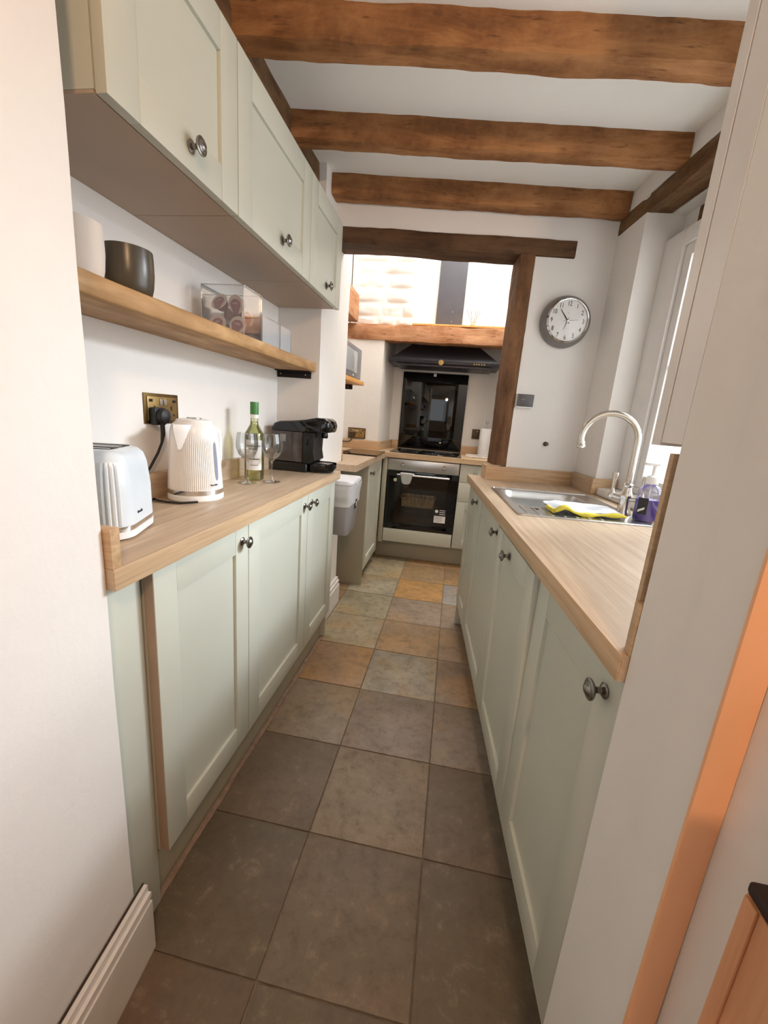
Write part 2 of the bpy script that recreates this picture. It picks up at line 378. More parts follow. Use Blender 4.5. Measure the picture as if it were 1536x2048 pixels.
# far kitchen shell
struct('wall_far', MB().box(-1.1, 1.7, 3.775, 3.9, 0, 3.3), WHITE)
struct('wall_far_left', MB().box(-1.08, -.93, 2.384, 3.775, 0, 3.3), WHITE)
struct('wall_far_right', MB().box(1.45, 1.6, 2.2, 3.775, 0, 3.3), WHITE)
struct('wall_far_breast', rough_prism([(-.93, 3.775), (-.93, 3.362), (-.618, 3.362), (-.585, 3.775)], 0, 1.80, 20, .006, 17, 3), WHITE)
struct('wall_far_recess', rough_prism([(.345, 3.775), (.36, 3.40), (.9, 3.40), (.9, 3.775)], 0, 1.80, 20, .005, 19, 3), WHITE)
m = MB().box(-.42, 1.0, 3.55, 3.775, 1.90, 3.3); struct('wall_far_upper', m, WHITE)
m = MB().box(-1.0, 1.6, 2.25, 2.50, 3.3, 3.4); m.box(-1.0, 1.6, 3.46, 3.9, 3.3, 3.4); m.box(-1.0, -.55, 2.5, 3.46, 3.3, 3.4); m.box(.85, 1.6, 2.5, 3.46, 3.3, 3.4)
struct('ceiling_far', m, CEIL)
# painted rubble panel over the mantel: each stone its own piece
sw = MB().box(-.92, -.42, 3.45, 3.775, 1.878, 3.3); sw = struct('wall_far_stone', sw, WHITE)
rng = random.Random(4); z = 1.88; k = 0
while z < 2.75:
    h = rng.uniform(.05, .11); x = -.90-rng.uniform(0, .05)
    while x < -.46:
        w = rng.uniform(.12, .34); x1 = min(x+w, -.415); seed = k*3.1; k += 1
        if x1-x > .03 and x1 > -.9:
            d0 = rng.uniform(.008, .024); xa = max(x, -.915)
            def st(u, v, xa=xa, x1=x1, z=z, h=h, d0=d0, seed=seed):
                e = min(1, 3.2*min(u, 1-u, .3))*min(1, 3.2*min(v, 1-v, .3))
                X = xa+(x1-xa)*u; Z = z+h*v
                return Vector((X, 3.452-d0*e**.5-.016*e*(nz((X, 0, Z), 13, seed))-.007*e*nz((X, 0, Z), 32, seed), Z+.008*nz((X, 0, Z), 8, seed)*e))
            MB().surf(st, 12, 7).build('stone', WHITE, sw)
        x = x1+.006
    z += h+.005
# front room shell behind the camera
struct('wall_front_left', MB().box(-2.7, -2.6, -3.2, .4, 0, 2.6), WHITE)
struct('wall_front_right', MB().box(2.6, 2.7, -3.2, .4, 0, 2.6), WHITE)
m = MB().box(-2.6, -1.8, -3.3, -3.2, 0, 2.6); m.box(.5, 2.6, -3.3, -3.2, 0, 2.6); m.box(-1.8, .5, -3.3, -3.2, 0, .75); m.box(-1.8, .5, -3.3, -3.2, 2.3, 2.6)
struct('wall_front', m, WHITE)
m = MB().box(-2.6, 2.6, -3.2, .19, 2.6, 2.7); m.box(-.55, .32, .19, .56, 2.42, 2.7)
struct('ceiling_front', m, CEIL)

# ------------------------------------------------------------------ timbers
def timber(L, w, h, axis='x', amp=.006, seed=0, n=60, rnd=.22):
    """rough squared timber: length L along axis from 0, width w (0..w), height h (0..h)"""
    ring = []
    for (a, b) in ((0, 0), (1, 0), (1, 1), (0, 1)):
        for q in range(5):
            t = q/5; a2, b2 = [((1, 0), (1, 1), (0, 1), (0, 0))[[(0, 0), (1, 0), (1, 1), (0, 1)].index((a, b))]][0]
            A_, B_ = a+(a2-a)*t, b+(b2-b)*t
            ring.append((A_, B_))
    mb = MB(); vs = []; fs = []; R = len(ring)
    for i in range(n+1):
        s = L*i/n
        for (a, b) in ring:
            ca, cb = a-.5, b-.5; corner = max(0, abs(ca)+abs(cb)-.8)
            f = 1-corner*rnd
            y = (.5+ca*f)*w; z = (.5+cb*f)*h
            y += amp*nz((s, y*2, z*2), 6, seed)+amp*.5*nz((s, y, z), 19, seed+3)
            z += amp*.8*nz((s, y*2, z*2), 5, seed+5)+amp*.5*nz((s, y, z), 17, seed+8)
            vs.append(Vector((s, y, z)) if axis == 'x' else Vector((y, s, z)) if axis == 'y' else Vector((y, z, s)))
    for i in range(n): fs += [(i*R+k, i*R+(k+1) % R, (i+1)*R+(k+1) % R, (i+1)*R+k) for k in range(R)]
    fs += [tuple(range(R-1, -1, -1)), tuple(range(n*R, n*R+R))]
    return mb.add(vs, fs)
def place(mb, off): mb.v = [v+Vector(off) for v in mb.v]; return mb
U0 = -.895
beamlabel = ['thick brown oak ceiling beam nearest the camera, above the first wall cabinet', 'middle brown oak ceiling beam, second of the three from the doorway wall', 'brown ceiling beam tight against the white wall above the doorway lintel']
for i, (v0, w) in enumerate(((-.860, .076), (-.462, .066), (-.085, .080))):
    u1 = (.452, .444, .442)[i]
    u0 = (-1.030, -.980, -.868)[i]
    m = place(timber(u1-u0, w, .092, 'x', .006, 10+i*7), (u0, v0, 2.128))
    solo('ceiling_beam', m, BEAMX, beamlabel[i], 'beam', 'ceiling beams of the galley', T=CT, ang=60)
solo('wall_plate_beam', place(timber(1.385, .178, .225, 'y', .003, 40), (-.865, .556, 1.998)), BEAMDY, 'dark timber running along the top of the green wall cabinets', 'beam', ang=60)
solo('door_lintel', place(timber(1.125, .15, .071, 'x', .004, 51), (-.858, -.008, 1.970)), BEAMDX, 'dark lintel beam across the top of the doorway opening', 'beam', T=CT, ang=60)
solo('door_post', place(timber(.985, .070, .145, 'z', .005, 61), (.016, -.006, .9865)), BEAMZ, 'rough brown timber post at the right of the doorway, standing on the upstand', 'post', T=CT, ang=60)
solo('window_beam', place(timber(1.70, .104, .069, 'y', .005, 71), (.442, -1.71, 2.068)), BEAMDY, 'dark weathered timber along the right wall above the window recess', 'beam', T=CT, ang=60)
solo('window_lintel', place(timber(1.35, .06, .075, 'y', .003, 75), (.578, -1.71, 1.972)), BEAMDY, 'short dark timber deep in the recess directly over the window frame', 'beam', T=CT, ang=60)
solo('mantel_beam', place(timber(1.85, .16, .118, 'x', .009, 81), (-.925, 3.345, 1.757)), BEAMRX, 'warm orange brown mantel beam over the cooker hood', 'beam', ang=60)
solo('mantel_shelf', MB().box(-.412, .9, 3.36, 3.548, 1.879, 1.893, .003), ORANGESHELF, 'thin pale board lying on top of the mantel beam below the grey flue', 'board')
solo('side_beam', place(timber(.95, .09, .20, 'y', .006, 91), (-.925, 2.40, 1.88)), BEAMRY, 'orange brown timber on the far left wall, meeting the mantel beam', 'beam', ang=60)

# ------------------------------------------------------------------ window
def bx(name, mat, parent, *a, T=None, **kw): return MB().box(*a).build(name, mat, parent, **kw)
win = bpy.data.objects.new('window_1', None); COL.objects.link(win); win.matrix_world = CT; win['kind'] = 'structure'
m = MB().box(.540, .64, -.365, -.236, .947, 1.968, .003); m.box(.54, .64, -1.70, -1.60, .947, 1.968, .003); m.box(.54, .64, -1.6, -.365, 1.91, 1.968, .003); m.box(.55, .64, -1.6, -.365, .947, .975, .003)
m.build('frame', PAINT, win)
def casement(va, vb):
    m = MB(); s = .042
    m.box(.553, .60, va, va+s, .976, 1.909, .004); m.box(.553, .60, vb-s, vb, .976, 1.909, .004)
    m.box(.553, .60, va+s, vb-s, .976, .976+s, .004); m.box(.553, .60, va+s, vb-s, 1.909-s, 1.909, .004)
    c = m.build('sash', PAINT, win)
    MB().box(.575, .580, va+s, vb-s, .976+s, 1.909-s).build('pane', GLASS, c)
    MB().box(.562, .592, va+s, vb-s, 1.45, 1.472, .003).build('glazing_bar', PAINT, c)
casement(-.97, -.368); casement(-1.597, -.975)
MB().box(.449, .64, -1.70, -.258, .911, .946, .006).build('sill', PAINT, win)
MB().box(.546, .552, -.985, -.955, .98, 1.9).build('seal_strip', GREYW, win)

# ================================================================== CABINETS
def door_mb(a0, a1, z0, z1, face, t=.020, s=.070, sl=None, sr=None, rec=.0085, horiz='y', sgn=1):
    """shaker door in plane x=face, spanning y a0..a1; sgn=+1 faces +x"""
    b = .0012; sl = s if sl is None else sl; sr = s if sr is None else sr; back = face-sgn*t
    m = MB(); g = .0002
    m.box(back, face, a0, a0+sl-g, z0, z1, b); m.box(back, face, a1-sr+g, a1, z0, z1, b)
    m.box(back, face-sgn*.0003, a0+sl+g, a1-sr-g, z0, z0+s, b); m.box(back, face-sgn*.0003, a0+sl+g, a1-sr-g, z1-s, z1, b)
    m.box(back, face-sgn*rec, a0+sl-.002, a1-sr+.002, z0+s-.002, z1-s+.002)
    return m
KP = [(0, 0), (.0115, 0), (.0125, .0025), (.0095, .005), (.0055, .007), (.0048, .013), (.007, .017), (.013, .0195), (.0165, .022), (.0168, .0245), (.0135, .0265), (.0125, .0262), (.0095, .0275), (.008, .0300), (.004, .0315), (0, .032)]
knob_mesh = None
def knob(parent, p, d):
    global knob_mesh
    if knob_mesh is None:
        o = MB().lathe(KP, (0, 0, 0), (0, 0, 1), 26).build('knob', PEWTER, parent, ang=50); knob_mesh = o.data
    else:
        o = bpy.data.objects.new('knob', knob_mesh); COL.objects.link(o); o.parent = parent
    o.location = p; o.rotation_euler = Vector(d).to_track_quat('Z', 'Y').to_euler(); return o
G = .0016
# left base run
seams = [.674, 1.064, 1.563, 1.947]
lb = ['first sage green base cabinet from the entrance, below the toaster', 'wide middle sage green base cabinet below the kettle and wine glasses', 'narrow sage green base cabinet at the far end, below the coffee machine']
ky = [1.026, 1.521, 1.603]
for i in range(3):
    a, b = seams[i], seams[i+1]; c = thing('base_cabinet', lb[i], 'cabinet', (-.70, (a+b)/2, 0), 0, 'left hand base cabinets'); L = Vector(c.location)
    def loc(m): m.v = [v-L for v in m.v]; return m
    loc(MB().box(-.845, -.578, a+.001, b-.001, .155, .868)).build('carcass', SAGE, c)
    d = loc(door_mb(a+G, b-G, .158, .862, -.555)).build('door', SAGE, c)
    knob(d, Vector((-.5552, ky[i], .8215))-L, (1, 0, 0))
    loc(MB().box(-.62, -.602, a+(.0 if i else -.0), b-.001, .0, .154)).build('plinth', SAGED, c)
    if i == 0:
        loc(MB().box(-.599, -.581, .566, .670, .002, .868, .001)).build('filler_panel', SAGE, c)
        loc(MB().box(-.5765, -.5555, .6738, .6753, .158, .862)).build('door_edge_shade', SHADEDEDGE, c)  # painted shade strip over the near edge of the sage door
    if i == 2:
        loc(MB().box(-.845, -.576, 1.9475, 1.9642, .002, .868, .001)).build('end_panel', SAGE, c)
# mortar strip at the foot of the plinth
m = MB()
for k in range(26):
    y0 = .67+k*.05; m.box(-.6, -.583+.004*nz((0, y0, 0), 9, 2), y0, y0+.051, -.002, .004+.003*nz((0, y0, 0), 12, 5), .001)
solo('mortar_strip', m, plain('pale_mortar', '#9b8474', .9, vary=.2, scale=40, bump=.4), 'rough pale mortar strip along the foot of the left plinth', 'mortar')
# left worktop
wt = thing('worktop', 'oak laminate worktop on the left run carrying the toaster, kettle and coffee machine', 'worktop', (-.70, 1.25, .872)); L = Vector(wt.location)
def lb_(m): m.v = [v-L for v in m.v]; return m
lb_(MB().box(-.863, -.5385, .5645, 1.9665, .872, .910, .001)).build('slab', OAKTOP, wt)
lb_(MB().box(-.5385, -.5360, .5640, 1.9668, .8715, .9105, .0008)).build('front_edging', OAKEDGE, wt)
lb_(MB().box(-.863, -.840, .583, 1.9445, .910, .983, .001)).build('upstand', OAKTOP, wt)
lb_(MB().box(-.840, -.5385, .5645, .584, .910, .981, .001)).build('upstand', OAKEDGEX, wt)
# left wall cabinets
zb, zt = 1.642, 1.992; ws = [.665, 1.059, 1.561, 1.957]
lw = ['first sage green wall cabinet, nearest the entrance above the mugs', 'wide middle sage green wall cabinet above the box of capsules', 'far sage green wall cabinet next to the white pier']
kw_ = [.874, 1.317, 1.752]
for i in range(3):
    a, b = ws[i], ws[i+1]; c = thing('wall_cabinet', lw[i], 'cabinet', (-.72, (a+b)/2, zb), 0, 'sage green wall cabinets'); L = Vector(c.location)
    def loc(m): m.v = [v-L for v in m.v]; return m
    yb = min(b, 1.9435)
    loc(MB().box(-.863, -.599, a+.001, yb-.001, zb+.006, zt+.0)).build('carcass', SAGE, c)
    loc(MB().box(-.863, -.600, a+.001, yb-.001, zb+.0005, zb+.0055)).build('underside', CARC, c)
    d = loc(door_mb(a+G, b-G, zb, zt-.001, -.577)).build('door', SAGE, c)
    knob(d, Vector((-.5772, kw_[i], 1.6855))-L, (1, 0, 0))
# right base run (R frame)
rs = [.505, .955, 1.408, 1.97, 2.313]
lr = ['near sage green base cabinet at the right jamb with a large pewter knob', 'sage green dishwasher front leaning open at the top, third from the doorway', 'wide sage green base cabinet below the sink', 'last narrow sage green cabinet of the right run, beside the doorway']
yk = [.594, 1.205, 1.468, 2.001]
for i in range(4):
    a, b = [w2r(.3185-.0865*y, y)[1] for y in (rs[i], rs[i+1])]
    if i == 0: a = .552
    c = thing('base_cabinet' if i != 1 else 'dishwasher', lr[i], 'cabinet' if i != 1 else 'dishwasher', RT @ Vector((.2, (a+b)/2, 0)), BETA, 'right hand base cabinets' if i != 1 else None)
    L = Vector((.2, (a+b)/2, 0))
    def loc(m): m.v = [v-L for v in m.v]; return m
    cm = MB()
    if i == 2: cm.box(.023, .40, a+.001, b-.001, .155, .762); cm.box(.023, .033, a+.001, b-.001, .762, .868)
    elif i == 3: cm.box(.023, .40, a+.001, b-.14, .155, .868); cm.box(.023, .060, b-.14, b-.001, .155, .868)
    else: cm.box(.023, .40, a+.001, b-.001, .155, .868)
    loc(cm).build('carcass', SAGE if i != 1 else DARKGAP, c)
    dm = door_mb(a+G, b-G, .155, .860, 0., sgn=-1, s=.072)
    kk = w2r(.3185-.0865*yk[i], yk[i])[1]; kp = Vector((-.0003, kk, .818))
    if i == 1:
        T = Matrix.Translation((0, 0, .155)) @ Matrix.Rotation(radians(-1.15), 4, 'Y') @ Matrix.Translation((0, 0, -.155)); dm.v = [T @ v for v in dm.v]; kp = T @ kp
    d = loc(dm).build('door', SAGE, c); knob(d, kp-L, (-1, 0, 0))
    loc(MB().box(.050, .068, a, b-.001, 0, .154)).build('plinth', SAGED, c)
    if i == 3: loc(MB().box(.006, .060, b, b+.016, .002, .868, .001)).build('end_panel', SAGE, c)
# right worktop with a hole for the sink
def slab_with_hole(outer, hole, z0, z1):
    bm = bmesh.new(); E_ = []
    for lp in (outer, hole):
        vs = [bm.verts.new((p[0], p[1], z1)) for p in lp]
        E_ += [bm.edges.new((vs[i], vs[(i+1) % len(vs)])) for i in range(len(vs))]
    r = bmesh.ops.triangle_fill(bm, use_beauty=True, edges=E_)
    ex = bmesh.ops.extrude_face_region(bm, geom=list(bm.faces)); 
    for v in [g for g in ex['geom'] if isinstance(g, bmesh.types.BMVert)]: v.co.z = z0
    bm.verts.index_update(); mb = MB().add([v.co.copy() for v in bm.verts], [tuple(v.index for v in f.verts) for f in bm.faces]); bm.free(); return mb
c1 = [c2w(*p) for p in ((-.012, .075), (-.001, -.001), (.4445, -.001), (.4445, -.236), (.60, -.236), (.60, -1.62))]
fe = lambda y: (.2993-.0865*y, y)
outer = [w2r(*p) for p in [fe(.537), fe(2.331), (.186, 2.312)]+c1+[(1.0, .60), (1.0, .537)]]
SX0, SX1, SY0, SY1 = .036, .468, 1.368, 1.912
hole = [(SX0+.02, SY0+.02), (SX1-.02, SY0+.02), (SX1-.02, SY1-.02), (SX0+.02, SY1-.02)]
wr = thing('worktop', 'long pale oak laminate worktop on the right run with the inset sink', 'worktop', RT @ Vector((.2, 1.2, .872)), BETA); L = Vector((.2, 1.2, .872))
def loc(m): m.v = [v-L for v in m.v]; return m
loc(slab_with_hole(outer, hole, .872, .910)).build('slab', OAKTOP, wr)
f0, f1 = w2r(*fe(.537)), w2r(*fe(2.331)); loc(MB().box(f0[0]-.0025, f0[0], f0[1], f1[1], .8715, .9105, .0008)).build('front_edging', OAKEDGE, wr)
RC = RI @ CT
def cpart(mb, name, mat): mb.v = [RC @ v for v in mb.v]; return loc(mb).build(name, mat, wr)
cpart(MB().box(-.018, .425, -.021, -.001, .910, .981, .001), 'upstand', OAKEDGEX)
cpart(MB().box(-.018, .000, -.001, .085, .910, .981, .001), 'upstand', OAKEDGE)
cpart(MB().box(.425, .4445, -.235, -.021, .910, .985, .001), 'upstand', OAKTOP)
cpart(MB().box(.4255, .539, -.2565, -.2355, .9105, .984, .001), 'upstand', OAKEDGEX)
def wpart(mb, name, mat): mb.v = [RI @ v for v in mb.v]; return loc(mb).build(name, mat, wr)
wpart(MB().box(.2595, .45, .5365, .5535, .910, .984, .002), 'upstand', OAKEDGE)
wpart(MB().box(.2648, .45, .5537, .5642, .910, 1.178, .0015), 'end_board', OAKEDGE)

# ------------------------------------------------------------------ sink, tap, soap, cloth (R frame)
sk = thing('sink', 'stainless steel inset sink with drainer on the right worktop', 'sink', RT @ Vector((.25, 1.64, .911)), BETA); L = Vector((.25, 1.64, .911))
BX0, BX1, BY0, BY1 = .075, .385, 1.545, 1.872
def rr(x0, x1, y0, y1, r, n=6):
    P = []
    for cx_, cy_, a0 in ((x1-r, y1-r, 0), (x0+r, y1-r, pi/2), (x0+r, y0+r, pi), (x1-r, y0+r, 1.5*pi)):
        P += [(cx_+r*cos(a0+pi/2*i/n), cy_+r*sin(a0+pi/2*i/n)) for i in range(n+1)]
    return P
loc(slab_with_hole(rr(SX0, SX1, SY0, SY1, .012, 3), rr(BX0-.012, BX1+.012, BY0-.012, BY1+.012, .06), .9105, .9135)).build('rim', STEEL, sk)
m = MB(); loops = []
prof = [(.012, .9135), (.004, .912), (-.001, .905), (-.006, .88), (-.01, .80), (-.03, .775), (-.06, .772)]
for e, z in prof: loops.append([Vector((x, y, z)) for x, y in rr(BX0-e, BX1+e, BY0-e, BY1+e, max(.02, .05+e))])
n = len(loops[0]); vs = [v for l in loops for v in l]; fs = [(j*n+i, j*n+(i+1) % n, (j+1)*n+(i+1) % n, (j+1)*n+i) for j in range(len(loops)-1) for i in range(n)]+[tuple(range((len(loops)-1)*n, len(loops)*n))]
loc(m.add(vs, fs)).build('bowl', STEEL, sk)
m = MB()
m.tube([(p[0], p[1], .9135) for p in rr(SX0+.004, SX1-.004, SY0+.004, SY1-.004, .012, 3)+[(SX1-.004, SY1-.016)]], .0028, 6)
loc(m).build('rolled_edge', STEEL, sk)
m = MB()
for k in range(7): m.box(.07+k*.04, .078+k*.04, 1.395, 1.515, .9133, .9155, .001)
loc(m).build('drainer_ribs', STEEL, sk)
loc(MB().lathe([(0, .0), (.022, 0), (.024, .002), (.015, .003), (0, .0025)], (.20, 1.70, .7725), (0, 0, 1), 20)).build('waste', CHROME, sk)
loc(MB().lathe([(.0, 0), (.012, 0), (.013, .001), (.008, .002), (0, .002)], (.12, 1.485, .9136), (0, 0, 1), 16)).build('overflow_slot', IRON, sk)
tp = thing('mixer_tap', 'satin nickel swan neck mixer tap with two lever handles behind the sink', 'tap', (.624, 1.56, .9137), radians(-3)); m = MB()
m.lathe([(0, 0), (.027, 0), (.027, .006), (.022, .014), (.0185, .035), (.017, .055), (.021, .062), (.022, .072), (.017, .08), (.015, .09), (.0135, .098), (.0165, .102), (.0165, .108), (.0125, .112), (.011, .114), (0, .114)], n=28); m.build('body', SATIN, tp)
R_ = .089; pts = [(0, 0, .108+.15*i/8) for i in range(9)]+[(-R_+R_*cos(a), .0+(R_-R_*cos(a))*.10, .258+R_*sin(a)) for a in [pi*1.06*i/24 for i in range(1, 25)]]
m = MB().tube(pts, .0105, 14); m.build('spout', SATIN, tp)
e = Vector(pts[-1]); MB().lathe([(0, 0), (.0125, 0), (.0135, .004), (.0125, .012), (.0145, .015), (.0145, .021), (.011, .024), (0, .024)], e+Vector((0, 0, .004)), (pts[-1][0]-pts[-2][0], 0, pts[-1][2]-pts[-2][2]), 20).build('nozzle', SATIN, tp)
for s, dx, dy in ((1, -.034, .03), (-1, .034, -.03)):
    m = MB().tube([(dx*.3, dy*.3, .058), (dx, dy, .062)], .0095, 12)
    h = m.lathe([(0, -.012), (.009, -.010), (.0125, 0), (.010, .010), (.006, .016), (.0055, .03), (.0075, .06), (.0098, .078), (.0095, .082), (0, .083)], (dx*1.1, dy*1.1, .062), (dx*.12, dy*.12, 1), 18).build('lever_handle', SATIN, tp)
sb = thing('soap_bottle', 'clear pump bottle half full of purple hand soap beside the tap', 'bottle', (.664, 1.485, .9137), radians(-10))
prof = lambda r0, z0, z1: [(0, z0), (r0*.9, z0), (r0, z0+.006), (r0, z1)]
m = MB().lathe([(0, .001), (.034, .001), (.0365, .008), (.036, .09), (.034, .105), (.026, .118), (.0145, .126), (.0145, .134)], n=30); m.v = [Vector((v.x, v.y*.8, v.z)) for v in m.v]; m.build('bottle_body', SOAPGLASS, sb)
m = MB().lathe([(0, .002), (.033, .002), (.0352, .008), (.0348, .074), (0, .074)], n=30); m.v = [Vector((v.x, v.y*.8, v.z)) for v in m.v]; m.build('liquid', PURPLE, sb)
MB().lathe([(0, .126), (.018, .126), (.019, .128), (.018, .150), (.012, .154), (0, .154)], n=24).build('collar', WHITEP, sb)
m = MB().cyl((0, 0, .15), (0, 0, .188), .0065); m.box(-.030, .012, -.010, .010, .186, .196, .004); m.cyl((0, 0, .02), (0, 0, .126), .002, n=8); m.build('pump', WHITEP, sb)
m = MB().surf(lambda u, v: Vector((.0366*cos(a), .0366*.8*sin(a), .025+.055*v)) if (a := -2.6+.9*u) else None, 8, 2); m.build('label', INK, sb)
m = MB().surf(lambda u, v: Vector((.0372*cos(a), .0372*.8*sin(a), .030+.012*u+.008*v)) if (a := -2.45+.55*u) else None, 6, 2); m.build('label_mark', PAPER, sb)
# cloth over the sink edge
cl = thing('dish_cloth', 'folded white dish cloth with a yellow edge lying on the drainer', 'cloth', (.47, 1.50, .9172), radians(6))
def cloth(u, v):
    x = -.115+.235*u; y = -.055+.185*v*(.72+.28*sin(pi*u))
    return Vector((x, y, .0125+.006*nz((x, y, 0), 18, 3)+.010*max(0, 1-abs(u-.12)*7)*(1-v)+.004*sin(u*9)))
m = MB().surf(cloth, 26, 16); m.v += [Vector((v.x, v.y, max(.001, v.z-.010))) for v in m.v]; N_ = 27*17
m.f += [tuple(i+N_ for i in reversed(f)) for f in list(m.f)]; m.build('cloth_layer', CLOTHW, cl)
m = MB(); pts = [cloth(i/24, -.02) + Vector((0, -.002, -.005)) for i in range(25)]; m.tube(pts, lambda t: .0065+.0025*sin(t*17), 10)
m.tube([cloth(-.01, j/8)+Vector((0, 0, -.005)) for j in range(5)], .0075, 10); m.build('yellow_edge', YELLOW, cl)

# ================================================================== THINGS ON THE LEFT WORKTOP
def rrect_loop(hx, hy, r, n=10):
    return rr(-hx, hx, -hy, hy, r, n)
ts = thing('toaster', 'pale blue white ribbed two slot toaster at the near end of the left worktop', 'toaster', (-.731, .737, .910), radians(20))
def body_loops(spec, hx, hy, r, ribs=None, n=10):
    m = MB(); loops = []
    for (z, e) in spec:
        P = rrect_loop(hx+e, hy+e, max(.012, r+e), n); loops.append([Vector((x, y, z)) for x, y in P])
    k = len(loops[0]); vs = [v for l in loops for v in l]
    fs = [(j*k+i, j*k+(i+1) % k, (j+1)*k+(i+1) % k, (j+1)*k+i) for j in range(len(loops)-1) for i in range(k)]
    fs += [tuple(range(k-1, -1, -1)), tuple(range((len(loops)-1)*k, len(loops)*k))]
    return m.add(vs, fs)
HX, HY = .092, .090
body_loops([(.004, -.006), (.006, 0), (.020, .001)], HX, HY, .045).build('base', WHITEP, ts)
body_loops([(.0205, -.001), (.030, -.001)], HX, HY, .045).build('chrome_band', CHROME, ts)
body_loops([(.0305, .0), (.10, -.001), (.150, -.006), (.168, -.012), (.178, -.022), (.181, -.034)], HX, HY, .045).build('shell', BLUEWHITE, ts)
m = MB()
for k in range(15):
    if k < 11: px_, py_, nx_, ny_ = -.066+k*.0105, -HY, 0, -1
    else: a = -pi/2+(k-10.4)*.21; px_, py_, nx_, ny_ = HX-.045+.045*cos(a), -HY+.045+.045*sin(a), cos(a), sin(a)
    m.tube([(px_-nx_*e, py_-ny_*e, z) for e, z in ((.0005, .034), (.0012, .10), (.0065, .145), (.0115, .158))], .0042, 8)
m.build('ribs', BLUEWHITE, ts)
MB().box(-.064, .055, .008, .048, .1795, .1822, .004).build('slot', IRON, ts); MB().box(-.064, .055, -.046, -.006, .1795, .1822, .004).build('slot', IRON, ts)
m = MB().box(-.066, .054, .047, .050, .180, .1835, .001); m.box(-.066, .054, .010, .0130, .180, .1835, .001); m.box(-.066, .054, -.044, -.041, .180, .1835, .001); m.box(-.066, .054, -.007, -.004, .180, .1835, .001); m.build('slot_trim', CHROME, ts)
text('brand_mark', 'Breville', .0085, INK, ts, frame_T((HX+.0006, -.02, .052), (0, 1, 0), (0, 0, 1)))

kt = thing('kettle', 'cream white ribbed electric kettle with a grey water window, standing under the socket', 'kettle', (-.752, 1.115, .910), radians(-66))
MB().lathe([(0, 0), (.074, 0), (.078, .004), (.078, .014), (.076, .020), (0, .020)], n=48).build('power_base', CREAM, kt)
MB().lathe([(.0, .0205), (.0765, .0205), (.0770, .034), (0, .034)], n=48).build('chrome_band', CHROME, kt)
kr = [(.034, .0765), (.10, .0725), (.17, .0675), (.200, .0650), (.217, .0600), (.226, .0500)]
def krad(z):
    for (z0, r0), (z1, r1) in zip(kr, kr[1:]):
        if z <= z1: return r0+(r1-r0)*(z-z0)/(z1-z0)
    return kr[-1][1]
def kbody(u, v):
    a = 2*pi*u; z = .034+.192*v; r = krad(z)
    aa = (a+pi) % (2*pi)-pi
    if -.95 < aa < .95 and .036 < z < .188: r += 0.0010*cos(aa*88)*min(1, (.188-z)*60)
    return Vector((r*cos(a), r*sin(a), z))
m = MB().surf(kbody, 640, 26, True); m.build('kettle_body', CREAM, kt, ang=80)
MB().lathe([(.050, .2255), (.047, .2325), (.03, .2355), (0, .236)], n=40).build('lid', CREAM, kt)
m = MB().lathe([(0, .236), (.020, .236), (.020, .2385), (0, .2395)], (-.005, 0, 0), n=28); m.build('lid_button', STEEL, kt)
sa = radians(-24)   # spout direction in kettle frame
def spout(u, v):
    w = (u-.5)*2; z = .150+.070*v; out = (.006+.028*v)*(1-abs(w))
    a = sa+w*(.08+.40*v); r = krad(z)+.0008+out
    return Vector((r*cos(a), r*sin(a), z))
MB().surf(spout, 12, 10).build('spout', CREAM, kt, ang=25)
hd = radians(150)
path = [(krad(.19)*.96, .195), (.088, .203), (.106, .196), (.113, .17), (.111, .12), (.102, .075), (.090, .055), (krad(.05)*.98, .050)]
MB().tube([(r*cos(hd), r*sin(hd), z) for r, z in path], .009, 12).build('handle', CREAM, kt)
wa = radians(60)
def wwin(u, v):
    z = .060+.115*v; e = sin(pi*min(max(v, .0), 1))**.25; a = wa+(u-.5)*.19*e; r = krad(z)+.0012
    return Vector((r*cos(a), r*sin(a), z))
MB().surf(wwin, 6, 16).build('water_window', plain('grey_water_window', '#8f93a4', .2), kt)
a = radians(50); text('brand_mark', 'Breville', .0085, INK, kt, frame_T((.0772*cos(a), .0772*sin(a), .050), (-sin(a), cos(a), 0), (0, 0, 1)))
kc = [(-.70, 1.045, .916), (-.735, 1.015, .9145), (-.775, 1.01, .9145), (-.808, 1.015, .915), (-.826, 1.03, .9145), (-.828, .99, .9145), (-.79, .945, .9145), (-.765, .925, .9145), (-.745, .89, .9145)]
KI = (Matrix.Translation((-.752, 1.115, .910)) @ Matrix.Rotation(radians(-66), 4, 'Z')).inverted()
MB().tube([KI @ Vector(p) for p in kc], .0032, 8).build('cord', RUBBER, kt)

def socket(name, label, T, w=.146, h=.086, double=True):
    s = thing(name, label, 'socket'); s.matrix_world = T
    MB().box(-w/2, w/2, -h/2, h/2, 0, .004, .002).build('back_plate', BRASSD, s)
    MB().box(-w/2+.010, w/2-.010, -h/2+.009, h/2-.009, .004, .007, .0015).build('face_plate', BRASS, s)
    for x in ((-.036, .036) if double else (0,)):
        m = MB().box(x-.0032, x+.0032, -.004, .008, .0068, .0074); m.box(x-.014, x-.007, -.021, -.015, .0068, .0074); m.box(x+.007, x+.014, -.021, -.015, .0068, .0074); m.build('pin_holes', BLACK, s)
    if double:
        for x in (-.0085, .0085): MB().box(x-.006, x+.006, .009, .028, .007, .0105, .002).build('rocker_switch', SATIN, s)
        for x in (-.050, .050): MB().box(x-.0075, x+.0075, .019, .027, .0068, .0076, .001).build('usb_port', BLACK, s)
    return s
socket('double_socket', 'antique brass double socket on the white wall above the kettle', frame_T((-.8648, 1.1255, 1.1655), (0, 1, 0), (0, 0, 1)))
pg = thing('plug', 'black plug pushed into the brass socket with its cord running behind the toaster', 'plug', (-.8575, 1.09, 1.146))
